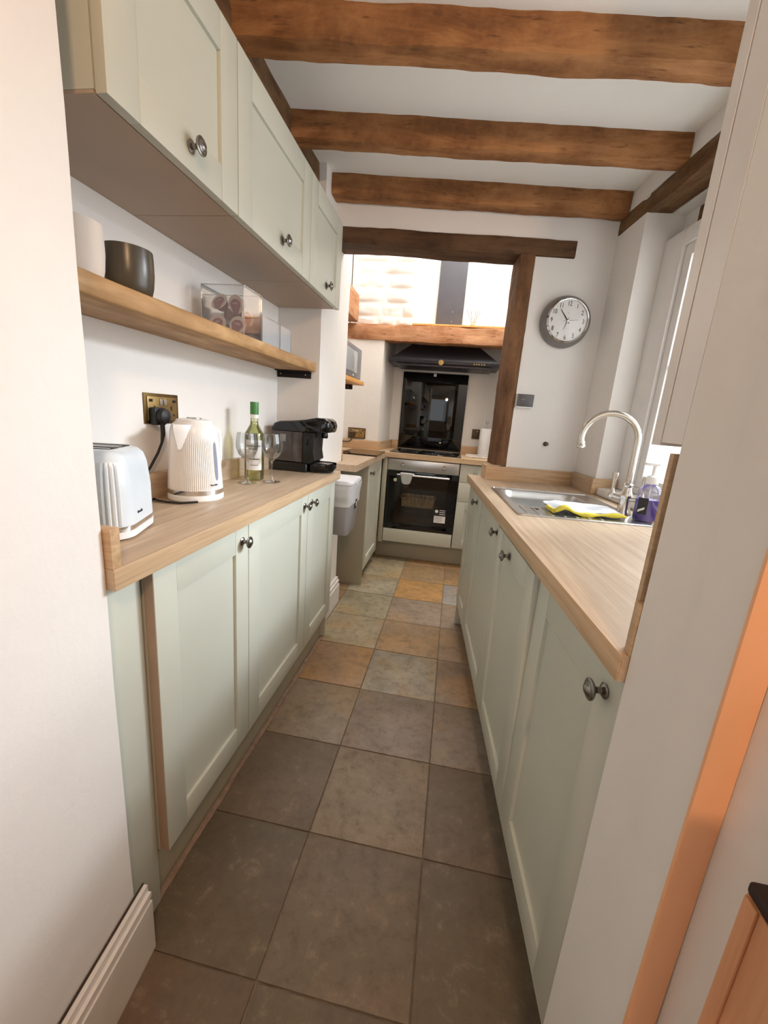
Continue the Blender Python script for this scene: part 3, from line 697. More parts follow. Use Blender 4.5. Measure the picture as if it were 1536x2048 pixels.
MB().box(0, .020, -.024, .024, -.026, .024, .006).build('plug_body', RUBBER, pg)
m = MB().lathe([(0, .0195), (.021, .0195), (.0225, .026), (.020, .036), (.010, .041), (0, .042)], (0, 0, 0), (1, 0, 0), 26); m.build('grip', RUBBER, pg)
m = MB().tube([(.022, 0, -.018), (.024, -.002, -.05), (.022, -.006, -.075), (.018, -.02, -.105), (.014, -.05, -.145), (.012, -.085, -.175), (.010, -.11, -.19), (.010, -.14, -.2)], lambda t: .0065 if t < .17 else .0038, 10); m.build('cord', RUBBER, pg)

bt = thing('wine_bottle', 'green capped bottle of white wine standing behind the two glasses', 'bottle', (-.762, 1.508, .910), radians(-40))
MB().lathe([(0, .004), (.030, .001), (.036, .004), (.0368, .02), (.0368, .165), (.034, .182), (.024, .200), (.0165, .213), (.0145, .225), (.0145, .292), (0, .292)], n=36).build('bottle_glass', BOTGLASS, bt)
MB().lathe([(0, .006), (.0345, .006), (.0352, .02), (.0352, .163), (.031, .182), (.021, .2), (.0135, .213), (.0125, .225), (0, .225)], n=30).build('wine', tglass('pale_wine', '#f1f1d8', refl=.02, edge='#dfe3b8'), bt)
MB().lathe([(.0149, .252), (.0158, .253), (.0158, .294), (.0150, .298), (0, .298)], n=26).build('foil_cap', GREENCAP, bt)
MB().lathe([(.0150, .238), (.0152, .238), (.0152, .2515), (.0150, .2515)], n=26).build('neck_label', PAPER, bt)
def lab(u, v): a = -1.0+1.75*u-.35; return Vector((.0372*cos(a), .0372*sin(a), .042+.115*v))
lo = MB().surf(lab, 20, 6).build('front_label', PAPER, bt)
def strip(z0, z1, a0, a1, mat, nm):
    return MB().surf(lambda u, v: Vector((.0375*cos(a0+(a1-a0)*u), .0375*sin(a0+(a1-a0)*u), z0+(z1-z0)*v)), 10, 1).build(nm, mat, lo)
strip(.132, .137, -1.2, .25, GREYINK, 'label_print'); strip(.122, .125, -.95, -.1, GREYINK, 'label_print')
strip(.082, .087, -.95, .12, plain('olive_ink', '#7a7446', .7), 'label_print'); strip(.060, .063, -.8, -.05, GREYINK, 'label_print')
m = MB()
for a0, z0, a1, z1 in ((-.42, .087, -.42, .102), (-.42, .100, -.55, .113), (-.42, .100, -.30, .114), (-.5, .107, -.66, .112), (-.34, .107, -.2, .110), (-.42, .103, -.43, .117)):
    m.tube([(.0377*cos(a0), .0377*sin(a0), z0), (.0377*cos(a1), .0377*sin(a1), z1)], .0009, 6)
m.build('label_tree', INK, lo)
gp = [(0, .0012), (.030, .0012), (.033, .002), (.033, .0032), (.012, .006), (.0048, .011), (.0038, .03), (.0038, .07), (.0055, .083), (.016, .092), (.030, .107), (.0385, .130), (.040, .148), (.037, .175), (.0345, .186), (.0335, .186), (.0360, .175), (.0388, .148), (.0375, .131), (.029, .109), (.015, .0945), (0, .091)]
g1 = thing('wine_glass', 'empty stemmed wine glass standing left, nearer the kettle', 'glass', (-.745, 1.418, .910), 0, 'two wine glasses by the bottle')
MB().lathe(gp[:10], n=36).build('foot_and_stem', WINEGLASS, g1, ang=60); MB().lathe(gp[9:], n=40).build('bowl', WINEGLASS, g1, ang=60)
g2 = copy_tree(g1); g2.location = (-.679, 1.487, .910); g2['label'] = 'empty stemmed wine glass standing right, nearer the coffee machine'

cf = thing('coffee_machine', 'black capsule coffee machine with a smoky water tank at the end of the left worktop', 'coffee maker', (-.70, 1.873, .910))
def sideprism(poly, y0, y1, b=.006):
    """x-z silhouette extruded in y with rounded rims"""
    n = len(poly); m = MB(); c = (sum(p[0] for p in poly)/n, sum(p[1] for p in poly)/n); vs = []
    for y, s in ((y0, 1-2.2*b/.2), (y0+b*.4, 1-.8*b/.2), (y0+b, 1), (y1-b, 1), (y1-b*.4, 1-.8*b/.2), (y1, 1-2.2*b/.2)):
        vs += [Vector((c[0]+(p[0]-c[0])*s, y, c[1]+(p[1]-c[1])*s)) for p in poly]
    fs = [(j*n+i, j*n+(i+1) % n, (j+1)*n+(i+1) % n, (j+1)*n+i) for j in range(5) for i in range(n)]+[tuple(range(n-1, -1, -1)), tuple(range(5*n, 6*n))]
    return m.add(vs, fs)
Y0, Y1 = -.069, .069
sideprism([(-.125, .002), (.045, .002), (.045, .038), (.04, .042), (-.125, .042)], Y0, Y1, .004).build('base_unit', BLACK, cf)
sideprism([(-.125, .0425), (.022, .0425), (.022, .186), (-.125, .186)], Y0+.004, Y1-.004, .006).build('water_tank', SMOKE, cf)
sideprism([(.024, .040), (.060, .040), (.082, .060), (.074, .10), (.078, .175), (.074, .187), (.024, .187)], Y0, Y1, .006).build('front_column', BLACK, cf)
sideprism([(-.128, .180), (-.130, .195), (-.118, .215), (-.09, .226), (-.04, .230), (.03, .240), (.085, .252), (.125, .250), (.140, .238), (.147, .218), (.142, .195), (.135, .188), (.075, .184), (.03, .182)], Y0-.002, Y1+.002, .012).build('head', BLACKG, cf)
MB().lathe([(0, 0), (.014, 0), (.016, .01), (.012, .03), (0, .03)], (.105, 0, .160), (0, 0, 1), 18).build('coffee_outlet', BLACKG, cf)
m = MB().surf(lambda u, v: Vector((.072+.078*sin(pi*v*.5)*1.0+.006*u*0, (-.056+.112*u)*(1-.35*v**3), .036-.018*(1-v)*0)), 1, 1)
def tray(z, k): return [Vector((.058, -.058*k, z)), Vector((.12, -.056*k, z)), Vector((.150, -.044*k, z)), Vector((.163, -.02*k, z)), Vector((.163, .02*k, z)), Vector((.150, .044*k, z)), Vector((.12, .056*k, z)), Vector((.058, .058*k, z))]
lp = [tray(.004, .9), tray(.022, .95), tray(.042, 1.0), tray(.046, .96), tray(.040, .86)]; lp[0] = [Vector((v.x-.012 if v.x > .06 else v.x, v.y, v.z)) for v in lp[0]]
k = 8; vs = [v for l in lp for v in l]; MB().add(vs, [(j*k+i, j*k+(i+1) % k, (j+1)*k+(i+1) % k, (j+1)*k+i) for j in range(4) for i in range(k)]+[tuple(range(k)), tuple(range(4*k, 5*k))]).build('drip_tray', BLACKG, cf)
m = MB()
for q in range(7): m.box(.072+q*.011, .077+q*.011, -.036, .036, .0412, .0445, .001)
m.build('tray_grille', CHROME, cf)
MB().box(-.085, -.058, Y0+.001, Y0+.0028, .135, .168, .0005).build('sticker', GREYINK, cf)
MB().box(.040, .055, Y0-.002, Y0+.006, .125, .168, .003).build('side_button', BLACKG, cf)

# ------------------------------------------------------------------ shelf and what stands on it
sh = thing('wall_shelf', 'long thick honey oak shelf on the left wall below the wall cabinets', 'shelf', (-.77, 1.25, 1.368)); L = Vector(sh.location)
def sgrid(x0, x1, y0, y1, z0, z1, amp, seed, n=50):
    m = MB(); ring = [(x0, z0), ((x0+x1)/2, z0), (x1-.003, z0), (x1, z0+.003), (x1, (z0+z1)/2), (x1, z1-.003), (x1-.003, z1), ((x0+x1)/2, z1), (x0, z1)]; R = len(ring); vs = []
    for i in range(n+1):
        y = y0+(y1-y0)*i/n
        for x, z in ring:
            a = amp if x > (x0+x1)/2 else 0
            vs.append(Vector((x+a*nz((x, y, z), 7, seed), y, z+.4*a*nz((x, y, z), 9, seed+4))))
    fs = [(i*R+q, i*R+(q+1) % R, (i+1)*R+(q+1) % R, (i+1)*R+q) for i in range(n) for q in range(R)]+[tuple(range(R)), tuple(range(n*R, n*R+R))]
    return m.add(vs, fs)
m = sgrid(-.864, -.6735, .568, 1.944, 1.368, 1.408, .003, 31); m.v = [v-L for v in m.v]; m.build('shelf_board', SHELF, sh, ang=60)
m = MB().box(-.862, -.696, 1.9370, 1.9445, 1.336, 1.3675, .001); m.box(-.862, -.696, 1.905, 1.937, 1.3635, 1.3675, .001); m.v = [v-L for v in m.v]; br = m.build('bracket', IRON, sh)
for x in (-.845, -.722):
    m = MB().lathe([(.0035, 0), (.003, .0015), (0, .002)], (x, 1.9368, 1.352), (0, -1, 0), 10); m.v = [v-L for v in m.v]; m.build('screw', STEEL, br)
def cup(name, loc, r, h, mat, label):
    P = [(0, 0), (r*.80, 0), (r*.88, .004), (r*.95, h*.2), (r*1.0, h*.5), (r*.99, h*.85), (r*.97, h), (r*.92, h), (r*.93, h*.85), (r*.94, h*.5), (r*.85, .012), (0, .010)]
    return solo(name, MB().lathe(P, loc, n=36), mat, label, 'mug', 'pair of stoneware beakers', ang=60)
cup('beaker', (-.742, .752, 1.4085), .048, .098, STONEW, 'cream stoneware beaker half hidden at the near end of the shelf')
cup('beaker', (-.722, .862, 1.4085), .048, .088, DARKCUP, 'dark olive stoneware beaker on the shelf')
def acrylic(name, label, x0, x1, y0, y1, h, group=None, mat=None):
    c = thing(name, label, 'box', ((x0+x1)/2, (y0+y1)/2, 1.4085), 0, group); hx, hy, t = (x1-x0)/2, (y1-y0)/2, .003
    m = MB().box(-hx, hx, -hy, -hy+t, 0, h); m.box(-hx, hx, hy-t, hy, 0, h); m.box(-hx, -hx+t, -hy+t, hy-t, 0, h); m.box(hx-t, hx, -hy+t, hy-t, 0, h); m.box(-hx+t, hx-t, -hy+t, hy-t, 0, t)
    m.build('clear_sides', mat or ACRYL, c)
    e = MB()
    for a, b in ((-1, -1), (-1, 1), (1, -1), (1, 1)): e.box(a*hx-.0012, a*hx+.0012, b*hy-.0012, b*hy+.0012, 0, h)
    for b in (-1, 1): e.box(-hx, hx, b*hy-.0012, b*hy+.0012, h-.001, h+.001); e.box(b*hx-.0012, b*hx+.0012, -hy, hy, h-.001, h+.001)
    e.build('polished_edges', tglass('acrylic_edge_'+name+label[:4].replace(' ', '_'), '#d8dcdc', refl=.35, edge='#9aa0a2', haze=.25), c)
    return c
acrylic('acrylic_box', 'clear acrylic box full of red and cream coffee capsules', -.826, -.684, 1.283, 1.404, .142)
acrylic('acrylic_box', 'empty low acrylic box next to the box of capsules', -.826, -.684, 1.410, 1.553, .086, 'empty acrylic boxes', FROST)
acrylic('acrylic_box', 'empty low acrylic box at the far end of the row on the shelf', -.826, -.684, 1.558, 1.660, .086, 'empty acrylic boxes', FROST)
cp = thing('coffee_capsule', 'red coffee capsule lowest on the left in the clear box, cream lid forward', 'capsule', (0, 0, 0), 0, 'capsules in the acrylic box')
MB().lathe([(0, .024), (.015, .024), (.018, .018), (.0235, .002), (.0235, 0)], n=24).build('cup', REDC, cp)
ld = MB().lathe([(0, -.002), (.026, -.002), (.0268, 0), (.026, .0012), (0, .0012)], n=24).build('lid', LIDC, cp)
em = [(cos(a)*.0185*(1 if sin(a) > -.2 else .9), sin(a)*.0165-.002) for a in [2*pi*i/20 for i in range(20)]]; em = [(x, y if y > -.012 else y*1.5) for x, y in em]
m = MB().prism(em, -.0032, -.0021); m.build('emblem', REDC, ld)
text('emblem_print', 'coffee', .009, LIDC, ld, frame_T((0, .003, -.0034), (-1, 0, 0), (0, 1, 0)), .0002)
caps = [((-.789, 1.309, 1.443), (0, -1, .2), None),
        ((-.721, 1.313, 1.441), (.0, -1, .22), 'red coffee capsule lowest on the right in the clear box'),
        ((-.786, 1.318, 1.510), (-.2, -1, .55), 'red coffee capsule tilted up at the top left of the clear box'),
        ((-.729, 1.318, 1.503), (-.25, -1, -.15), 'red coffee capsule high on the right in the clear box'),
        ((-.7075, 1.350, 1.474), (1, -.15, .1), 'red coffee capsule turned to face the side wall of the clear box'),
        ((-.760, 1.360, 1.440), (.1, .3, 1), 'red coffee capsule lying deep at the back bottom of the clear box'),
        ((-.770, 1.366, 1.490), (.3, .2, 1), 'red coffee capsule lying at the back top of the clear box')]
for i, (p, d, lab_) in enumerate(caps):
    o = cp if i == 0 else copy_tree(cp); o.location = p
    d = Vector(d).normalized(); x = Vector((0, 0, 1)); 
    zax = -d; yax = (x-zax*x.dot(zax)).normalized(); xax = yax.cross(zax)
    if xax.length < .1: xax = Vector((1, 0, 0))
    mt = Matrix((xax, yax, zax)).transposed().to_4x4(); mt = mt @ Matrix.Rotation(random.uniform(-.5, .5), 4, 'Z'); mt.translation = p; o.matrix_world = mt @ Matrix.Scale(1.08, 4)
    if lab_: o['label'] = lab_

# ================================================================== ON THE CROSS WALL
ck = thing('wall_clock', 'round grey cased wall clock with a white dial on the wall right of the doorway', 'clock'); ck.matrix_world = CT @ frame_T((.264, -.0003, 1.690), (1, 0, 0), (0, 0, 1))
MB().lathe([(0, 0), (.114, 0), (.1165, .006), (.116, .022), (.110, .042), (.098, .056), (.0925, .057), (.0925, .046), (0, .046)], n=64).build('case', CLOCKG, ck)
MB().lathe([(.0915, .050), (.0915, .0595), (.094, .0605), (.0985, .0555)], n=64).build('bezel', CHROME, ck)
dl = MB().lathe([(0, .0465), (.092, .0465), (.092, .048), (0, .0485)], n=64).build('dial', CLOCKF, ck)
for h in range(1, 13):
    a = pi/2-2*pi*h/12; text('numeral', str(h), .029, INK, dl, frame_T((.074*cos(a), .074*sin(a), .0492), (1, 0, 0), (0, 1, 0)), .0003, xs=.72)
def hand(name, ang, L_, w, z, mat, tail=.015):
    a = radians(90-ang); T = Matrix.Translation((0, 0, z)) @ Matrix.Rotation(a, 4, 'Z'); m = MB().prism([(-tail, -w*.5), (-tail, w*.5), (L_*.3, w), (L_, w*.25), (L_, -w*.25), (L_*.3, -w)], 0, .0006, T); m.build(name, mat, ck)
hand('minute_hand', 322, .062, .0026, .0506, INK); hand('hour_hand', 200, .045, .0024, .0500, GREYINK); hand('second_hand', 82, .05, .0007, .0512, INK, .022)
MB().lathe([(.004, .049), (.004, .0528), (0, .0530)], n=16).build('centre_cap', CHROME, ck)
MB().lathe([(.0912, .0545), (.05, .0570), (0, .0580)], n=48).build('glass', CLOCKGL, ck)
text('dial_mark', 'T', .006, INK, dl, frame_T((0, .032, .0492), (1, 0, 0), (0, 1, 0)), .0002); 
hb = thing('heating_timer', 'small grey and white box on the wall beside the timber post', 'control box'); hb.matrix_world = CT @ frame_T((.130, -.0003, 1.317), (1, 0, 0), (0, 0, 1))
MB().box(-.043, .043, -.035, .033, 0, .026, .003).build('housing', WHITEP, hb); MB().box(-.041, .041, -.029, .031, .0255, .029, .002).build('front_cover', plain('grey_cover', '#4f4a49', .35, vary=.25, scale=30), hb); MB().box(-.02, .0, .004, .0065, .0288, .0296).build('display_line', GREYINK, hb)
wk = thing('wall_peg', 'tiny bronze peg on the white wall to the left of the tap', 'peg'); wk.matrix_world = CT @ frame_T((.272, 0, 1.113), (1, 0, 0), (0, 0, 1))
MB().lathe([(0, 0), (.012, 0), (.012, .002), (.005, .004), (.005, .012), (.0095, .016), (.0095, .022), (.006, .026), (0, .026)], n=20).build('peg_body', BRONZE, wk)

# ================================================================== BIN ON THE PIER
bn = thing('hanging_bin', 'pale grey bin with white lid and clear liner hung on the white pier', 'bin', (-.563, 2.115, .56))
def bloop(z, hx, hy, r): return [Vector((x, y, z)) for x, y in rr(-hx, hx, -hy, hy, r, 5)]
def skin(lps, cap0=True, cap1=True):
    k = len(lps[0]); vs = [v for l in lps for v in l]; fs = [(j*k+i, j*k+(i+1) % k, (j+1)*k+(i+1) % k, (j+1)*k+i) for j in range(len(lps)-1) for i in range(k)]
    if cap0: fs.append(tuple(range(k-1, -1, -1)))
    if cap1: fs.append(tuple(range((len(lps)-1)*k, len(lps)*k)))
    return MB().add(vs, fs)
sx = -.008
skin([bloop(0, .060, .092, .02), bloop(.006, .064, .096, .024), bloop(.27, .078, .118, .028)], cap1=False).build('bucket', BINGREY, bn)
lps = []
for j in range(15):
    t = j/14; z = .155+.118*t; l = bloop(z, .0765+.0085*t, .115+.010*t, .028)
    lps.append([Vector((v.x*(1+.05*nz(v, 30, 2)*(1.0-.4*t)+.02*sin(v.y*130+z*20)*.6), v.y*(1+.04*nz(v, 30, 6)), v.z+.022*(1-t)*nz((v.x, v.y, 0), 25, 8))) for v in l])
skin(lps, False, False).build('liner', LINER, bn)
skin([bloop(.274, .082, .122, .03), bloop(.286, .083, .123, .03), bloop(.294, .078, .118, .028), bloop(.297, .05, .09, .02)]).build('lid', LIDW, bn)
MB().box(.066, .084, -.012, .03, .262, .276, .003).build('lid_tab', LIDW, bn)
ic = MB().box(.0745, .0757, .038, .072, .132, .182).build('icon', INK, bn); ic.matrix_world = Matrix.Translation(bn.location) @ Matrix.Rotation(radians(3), 4, 'Y'); ic.parent = bn; ic.matrix_parent_inverse = Matrix.Identity(4); ic.matrix_basis = Matrix.Translation((-.006, -.035, .004)) @ Matrix.Rotation(radians(3), 4, 'Y')
MB().box(.0756, .0760, .048, .060, .142, .170).build('icon_mark', PAPER, ic)
MB().box(-.081, -.062, -.09, .09, .20, .262, .003).build('wall_bracket', BINGREY, bn)

# ================================================================== FAR KITCHEN
fl = thing('base_cabinet', 'sage green base cabinet with a tall end panel, left of the far oven', 'cabinet', (-.72, 3.0, 0)); L = Vector(fl.location)
def loc(m): m.v = [v-L for v in m.v]; return m
loc(MB().box(-.92, -.562, 2.705, 3.235, .10, .868)).build('carcass', SAGE, fl)
loc(MB().box(-.92, -.541, 2.686, 2.704, .001, .870, .001)).build('end_panel', SAGED, fl)
d = loc(door_mb(2.708, 3.205, .105, .862, -.540, s=.075)).build('door', SAGE, fl); knob(d, Vector((-.5398, 2.765, .80))-L, (1, 0, 0))
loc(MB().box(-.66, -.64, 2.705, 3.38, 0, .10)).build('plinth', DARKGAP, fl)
fwt = thing('worktop', 'oak laminate worktop in the far kitchen wrapping round above the oven', 'worktop', (0, 3.3, .872)); L = Vector(fwt.location)
def loc(m): m.v = [v-L for v in m.v]; return m
loc(MB().prism([(-.645, 2.236), (-.520, 2.236), (-.520, 2.786), (-.926, 2.786), (-.926, 2.388), (-.645, 2.388)], .872, .910)).build('overhang', OAKTOP, fwt)
loc(MB().prism([(-.926, 2.7875), (-.518, 2.7875), (-.512, 3.232), (-.512, 3.240), (-.617, 3.351), (-.926, 3.351)], .872, .910)).build('return_slab', OAKTOP, fwt)
loc(MB().prism([(-.5115, 3.2335), (.9, 3.262), (.9, 3.388), (.345, 3.388), (.330, 3.765), (-.572, 3.765), (-.606, 3.351), (-.615, 3.351)], .872, .910)).build('back_slab', OAKTOPX, fwt)
loc(MB().box(-.926, -.610, 3.330, 3.3505, .910, .982, .001)).build('upstand', OAKEDGEX, fwt); 
loc(MB().prism([(-.6095, 3.33), (-.590, 3.33), (-.555, 3.766), (-.572, 3.766)], .910, .982)).build('upstand', OAKEDGE, fwt)
m = MB().box(-.553, -.499, 3.746, 3.767, .910, .982, .001); m.box(.069, .330, 3.746, 3.767, .910, .982, .001); loc(m).build('upstand', OAKEDGEX, fwt)
loc(MB().box(-.9, -.6455, 2.3885, 2.4, .910, .982, .001)).build('upstand', OAKEDGEX, fwt)
solo('oven_filler', MB().box(-.5385, -.502, 3.245, 3.262, .165, .868, .001), SAGED, 'slim sage green filler strip between the oven and the far left cabinet', 'panel')
# oven
ov = thing('oven', 'built in steel and black glass oven below the far worktop', 'oven', (-.215, 3.26, .17), radians(1.1))
m = MB().box(-.283, -.215, .022, .45, 0, .697); m.box(.215, .283, .022, .45, 0, .697); m.box(-.215, .215, .022, .45, 0, .16); m.box(-.215, .215, .022, .45, .56, .697); m.box(-.215, .215, .44, .45, .16, .56); m.build('cavity_housing', plain('oven_enamel', '#57534f', .35, vary=.1), ov)
MB().box(-.283, .283, .0, .022, .603, .692, .002).build('control_panel', STEEL, ov)
for x in (-.163, .165):
    k_ = MB().lathe([(0, 0), (.019, 0), (.0195, .004), (.0165, .008), (.0155, .022), (.0135, .025), (0, .0255)], (x, 0, .648), (0, -1, 0), 26).build('control_knob', SATIN, ov); MB().box(x-.0012, x+.0012, -.0262, -.0252, .648, .661).build('pointer', INK, k_)
dr = MB().box(-.283, .283, .0, .02, .118, .17, .002); dr.box(-.283, .283, 0, .02, .555, .600, .002); dr.box(-.283, -.205, 0, .02, .17, .555); dr.box(.205, .283, 0, .02, .17, .555)
dr = dr.build('door', BLACKGLASS, ov)
MB().box(-.205, .205, .004, .010, .17, .555).build('window', OVENGLASS, dr)
m = MB().tube([(-.20, -.032, .573), (.215, -.032, .573)], .0075, 12); m.tube([(-.185, 0, .573), (-.185, -.032, .573)], .006, 10); m.tube([(.20, 0, .573), (.20, -.032, .573)], .006, 10); m.build('handle', STEEL, dr)
MB().lathe([(0, 0), (.014, 0), (.014, .001), (0, .0012)], (-.215, -.0003, .525), (0, -1, 0), 20).build('badge', plain('cream_badge', '#cfc9a8', .5), dr)
s_ = MB().box(.125, .216, -.0012, -.0002, .205, .262).build('sticker', PAPER, dr)
m = MB()
for q in range(4): m.box(.135, .135+.06-.008*(q % 2), -.0018, -.0011, .250-q*.011, .2525-q*.011)
m.build('sticker_print', GREYINK, s_)
st = MB().box(.125, .216, -.0012, -.0002, .264, .315).build('sticker', INK, dr)
m = MB().lathe([(0, 0), (.013, 0), (.013, .0006), (0, .0007)], (.142, -.0012, .300), (0, -1, 0), 18); 
for q in range(3): m.box(.165, .21, -.0018, -.0011, .308-q*.016, .3125-q*.016)
m.build('sticker_print', PAPER, st)
m = MB()
for q in range(14): m.box(-.213, .213, .032+q*.028, .035+q*.028, .299, .302)
for x in (-.21, 0, .207): m.box(x, x+.003, .03, .42, .2965, .2992)
m.build('shelf_rail', plain('oven_interior_grey', '#3a3634', .4, .4), ov)
MB().box(-.283, .283, .0, .018, .005, .116, .002).build('lower_panel', SAGE, ov)
def tin(u, v):
    a = 2*pi*u; c_, s_n = cos(a), sin(a); k_ = max(abs(c_), abs(s_n))**.85; e = .90+.10*v+.03*v*sin(u*190)
    return Vector((-.240+.148*e*c_/k_, 3.385+.085*e*s_n/k_, .4725+.080*v))
m = MB().surf(tin, 160, 5, True); m.add([tin(i/60, 0) for i in range(60)], [tuple(range(60))])
solo('roasting_tin', m, plain('foil', '#ddd2bf', .25, .85, vary=.3, scale=40), 'crinkled foil roasting tin on the oven shelf, seen through the oven window', 'tin')

# jug hanging on the oven handle
jg = thing('measuring_jug', 'small translucent plastic jug hanging from the oven door handle', 'jug', (-.335, 3.196, .675))
m = MB().lathe([(0, .002), (.022, .002), (.034, .012), (.043, .045), (.049, .085), (.0475, .085), (.0415, .045), (.032, .014), (0, .005)], n=30); m.v = [Vector((v.x, v.y*.45, v.z)) for v in m.v]; m.build('jug_body', JUGP, jg)
m = MB().tube([(.049*cos(a)*(1+.22*max(0, cos(a))**6), .022*sin(a), .086) for a in [2*pi*i/30 for i in range(31)]], .0026, 8, False); m.build('rim', WHITEP, jg)
solo('plinth_panel', MB().box(-.575, .30, 3.385, 3.402, .0, .166, .001), SAGED, 'sage green plinth panel below the oven', 'plinth')
# drawers right of the oven
dwr = thing('drawer_unit', 'sage green drawer unit right of the oven, half hidden by the right worktop', 'cabinet', (.36, 3.27, .17), radians(1.1))
MB().box(-.285, .285, .022, .115, 0, .697).build('carcass', SAGE, dwr)
for z0, z1 in ((.555, .692), (.40, .552), (.01, .397)):
    d = MB().box(-.284, .284, 0, .02, z0, z1, .0015)
    if z0 < .1: d = MB(); d.box(-.284, -.214, 0, .02, z0, z1, .0015); d.box(.214, .284, 0, .02, z0, z1, .0015); d.box(-.214, .214, 0, .02, z0, z0+.07, .0015); d.box(-.214, .214, 0, .02, z1-.07, z1, .0015); d.box(-.214, .214, .0085, .02, z0+.07, z1-.07)
    d = d.build('drawer', SAGE, dwr); knob(d, (-.17 if z0 > .5 else 0, -.0005, (z0+z1)/2), (0, -1, 0))
# hob, splashback, hood, flue
hobt = thing('hob', 'black glass hob set in the worktop above the oven', 'hob', (-.213, 3.50, .9102)); MB().box(-.285, .285, -.215, .20, 0, .006, .002).build('glass_top', BLACKGLASS, hobt)
m = MB()
for x, y, r in ((-.14, -.09, .075), (.14, -.09, .09), (-.14, .09, .09), (.14, .09, .075)): m.lathe([(r, .0062), (r-.0015, .0064), (r-.003, .0062)], (x, y, 0), n=36)
m.build('ring_marks', GREYINK, hobt)
spb = thing('splashback', 'tall black glass splashback on the wall behind the hob', 'splashback', (-.215, 3.772, .911)); MB().box(-.283, .283, -.008, 0, .006, .668, .001).build('glass_panel', BLACKGLASS, spb)
MB().box(-.018, .006, -.0092, -.0082, .64, .664, .0003).build('sticker', PAPER, spb)
ch = thing('cooker_hood', 'black pyramid cooker hood under the mantel beam', 'hood', (-.145, 3.40, 1.60))
hx = .435
m = MB().box(-hx, hx, 0, .365, .012, .038, .002); m.build('front_lip', HOODM, ch)
A4 = [(-hx+.01, .004, .0385), (hx-.01, .004, .0385), (hx-.01, .365, .0385), (-hx+.01, .365, .0385), (-.13, .13, .26), (.13, .13, .26), (.13, .365, .26), (-.13, .365, .26)]
MB().add(A4, [(3, 2, 1, 0), (4, 5, 6, 7), (0, 1, 5, 4), (1, 2, 6, 5), (2, 3, 7, 6), (3, 0, 4, 7)]).build('canopy', HOODM, ch)
m = MB().box(-hx+.06, hx-.06, .03, .34, -.006, .0115, .003); ff = m.build('filter', plain('grey_hood_filter', '#4a474b', .4, .6), ch)
m = MB()
for q in range(26): m.box(-hx+.09+q*.027, -hx+.10+q*.027, .06, .31, -.0085, -.0055, .001)
m.build('filter_slats', HOODM, ff)
MB().lathe([(0, 0), (.020, 0), (.020, .002), (0, .003)], (-.02, -.0002, .024), (0, -1, 0), 28).build('badge', BRASS, ch)
for q in range(5): MB().lathe([(0, 0), (.0055, 0), (.0055, .003), (0, .004)], (.235+q*.019, -.0002, .024), (0, -1, 0), 12).build('button', BRASS, ch)
fp = thing('flue_panel', 'tall charcoal grey flue panel on the bright wall above the mantel', 'flue'); fp.location = (-.142, 3.548, 1.894)
MB().box(-.104, .104, -.02, .0, 0, 1.2, .002).build('panel', GREYFLUE, fp)
for z_ in (.055, .125): MB().lathe([(.004, 0), (.003, .002), (0, .0025)], (.02, -.0202, z_), (0, -1, 0), 10).build('screw', STEEL, fp)
rd = thing('reed_diffuser', 'small reed diffuser on the mantel board right of the grey flue', 'diffuser', (.045, 3.45, 1.8935))
MB().lathe([(0, 0), (.017, 0), (.018, .003), (.018, .025), (.010, .032), (.009, .038), (0, .038)], n=20).build('bottle', plain('amber_glass', '#c9b18c', .1), rd)
for a, t in ((.2, .55), (1.4, .35), (2.6, -.3), (3.6, -.6), (5, .15)): MB().tube([(0, 0, .01), (.075*t*1.2, .012*cos(a), .125)], .0016, 6).build('reed', INK, rd)
# microwave on its shelf
ms = thing('wall_shelf', 'short orange pine shelf on the far left wall carrying the microwave', 'shelf', (-.80, 2.72, 1.385)); MB().box(-.129, .128, -.32, .26, 0, .026, .002).build('shelf_board', ORANGESHELF, ms)
b_ = MB().box(-.129, .055, .19, .222, -.032, -.001, .001).build('bracket', IRON, ms); MB().lathe([(.004, 0), (.003, .002), (0, .0025)], (.03, .1898, -.017), (0, -1, 0), 10).build('screw', STEEL, b_)
mw = thing('microwave', 'silver grey microwave on the orange pine shelf', 'microwave', (-.80, 2.70, 1.4115)); 
MB().box(-.125, .098, -.24, .235, .006, .205, .003).build('casing', plain('silver_casing', '#c4c4c8', .3, .4), mw)
MB().box(.0985, .110, -.238, .234, .008, .203, .003).build('front_panel', plain('grey_front_panel', '#8f9096', .3, .3), mw)
MB().box(.110, .1115, -.21, .115, .040, .172, .0005).build('window', plain('pale_microwave_window', '#aeb1b3', .15), mw)
text('brand_mark', 'solo', .018, PAPER, mw, frame_T((.1106, .02, .022), (0, 1, 0), (0, 0, 1)))
m = MB()
for x in (-.1, .07):
    for y in (-.2, .2): m.cyl((x, y, .0), (x, y, .006), .01, n=10)
m.build('foot', BLACK, mw)
socket('double_socket', 'dark bronze double socket on the far white wall beside the corner', frame_T((-.793, 3.3545, 1.033), (1, 0, 0), (0, 0, 1)))
p2 = thing('plug', 'small dark plug in the far double socket', 'plug', (-.829, 3.3465, 1.022)); MB().box(-.022, .022, -.024, 0, -.022, .022, .007).build('plug_body', BRONZE, p2)
MB().tube([(0, -.018, -.02), (-.001, -.02, -.045), (-.02, -.03, -.06), (-.06, -.03, -.062), (-.09, -.03, -.06)], .004, 8).build('cord', RUBBER, p2)
sw2 = thing('wall_switch', 'square dark bronze cooker switch on the back wall by the paper roll', 'switch'); sw2.matrix_world = frame_T((.193, 3.7745, 1.090), (1, 0, 0), (0, 0, 1))
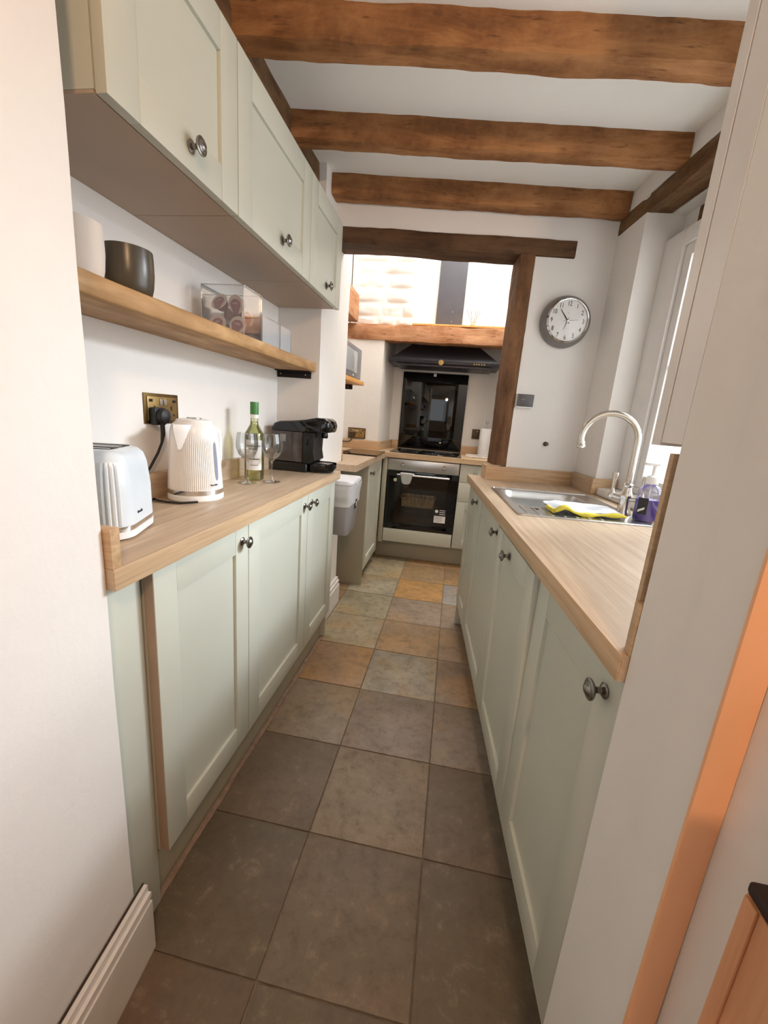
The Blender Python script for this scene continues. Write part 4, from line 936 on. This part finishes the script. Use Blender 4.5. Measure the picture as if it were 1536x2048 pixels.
MB().box(-.042, .042, -.042, .042, 0, .007, .002).build('plate', BRONZE, sw2); MB().box(-.007, .007, -.014, .008, .007, .012, .002).build('rocker', BRASSD, sw2); MB().lathe([(0, 0), (.004, 0), (.003, .002), (0, .002)], (.002, .024, .0071), (0, 0, 1), 10).build('pilot_light', plain('cream_pilot_lens', '#f4dcae', .3), sw2)
pr_ = thing('kitchen_roll', 'white paper kitchen roll upright on a holder at the far right', 'kitchen roll', (.262, 3.62, .9102))
MB().lathe([(0, 0), (.065, 0), (.066, .004), (.062, .008), (0, .008)], n=32).build('holder_base', STEEL, pr_)
MB().lathe([(.02, .009), (.052, .009), (.053, .012), (.053, .232), (.052, .236), (.02, .236)], n=40).build('paper', PAPER, pr_)
m = MB().cyl((0, 0, .008), (0, 0, .275), .004, n=10); m.lathe([(0, 0), (.010, .004), (.014, .016), (.011, .028), (0, .034)], (0, 0, .272), n=18); m.build('holder_rod', STEEL, pr_)
tr = thing('cutlery_tray', 'shallow white wire tray on the far worktop in front of the kitchen roll', 'tray', (.215, 3.45, .9102)); m = MB()
for y in (-.08, .08): m.tube([(-.10, y, .016), (.11, y, .016)], .003, 8)
for q in range(12): m.tube([(-.10+q*.019, -.08, .016), (-.10+q*.019, -.075, .006), (-.10+q*.019, .075, .006), (-.10+q*.019, .08, .016)], .0022, 6)
m.box(-.1, -.095, -.06, -.055, 0, .008); m.box(.1, .105, -.06, -.055, 0, .008); m.box(-.1, -.095, .055, .06, 0, .008); m.box(.1, .105, .055, .06, 0, .008); m.build('wire_frame', WHITEP, tr)
bb = thing('glass_board', 'black glass board lying flat on the far left worktop', 'board', (-.655, 3.0, .9102), 0); MB().prism([(-.135, -.19), (.145, -.205), (.140, .19), (-.13, .20)], .004, .010).build('glass_sheet', BLACKGLASS, bb)
m = MB()
for x in (-.11, .11):
    for y in (-.16, .16): m.cyl((x, y, 0), (x, y, .004), .008, n=10)
m.build('foot', RUBBER, bb)

# ================================================================== FRONT ROOM AT THE RIGHT EDGE
ch2 = thing('pine_panel', 'salmon pine panel with moulded edge and dark top plus added shadow block, bottom right', 'panel', (.281, .1, 0))
m = MB().box(-.009, .0095, -.45, .202, 0, .846, .002); m.build('board', PINE, ch2)
m = MB().box(-.0115, -.009, .186, .1995, 0, .846, .001); m.box(-.0115, -.009, .150, .158, .02, .83, .001); m.box(-.0105, -.009, .120, .128, .02, .83, .0005); m.build('moulding', PINE, ch2)
m = MB().box(-.009, .0095, .155, .2025, .8465, .858, .003); m.box(-.026, .0095, -.45, .15, .8465, 1.005, .006); m.box(-.012, .0095, .15, .165, .8465, .90, .006); m.build('top_cover_and_shadow_block', DARKCLOTH, ch2)  # taller block beyond the frame is added to shadow the peach strip
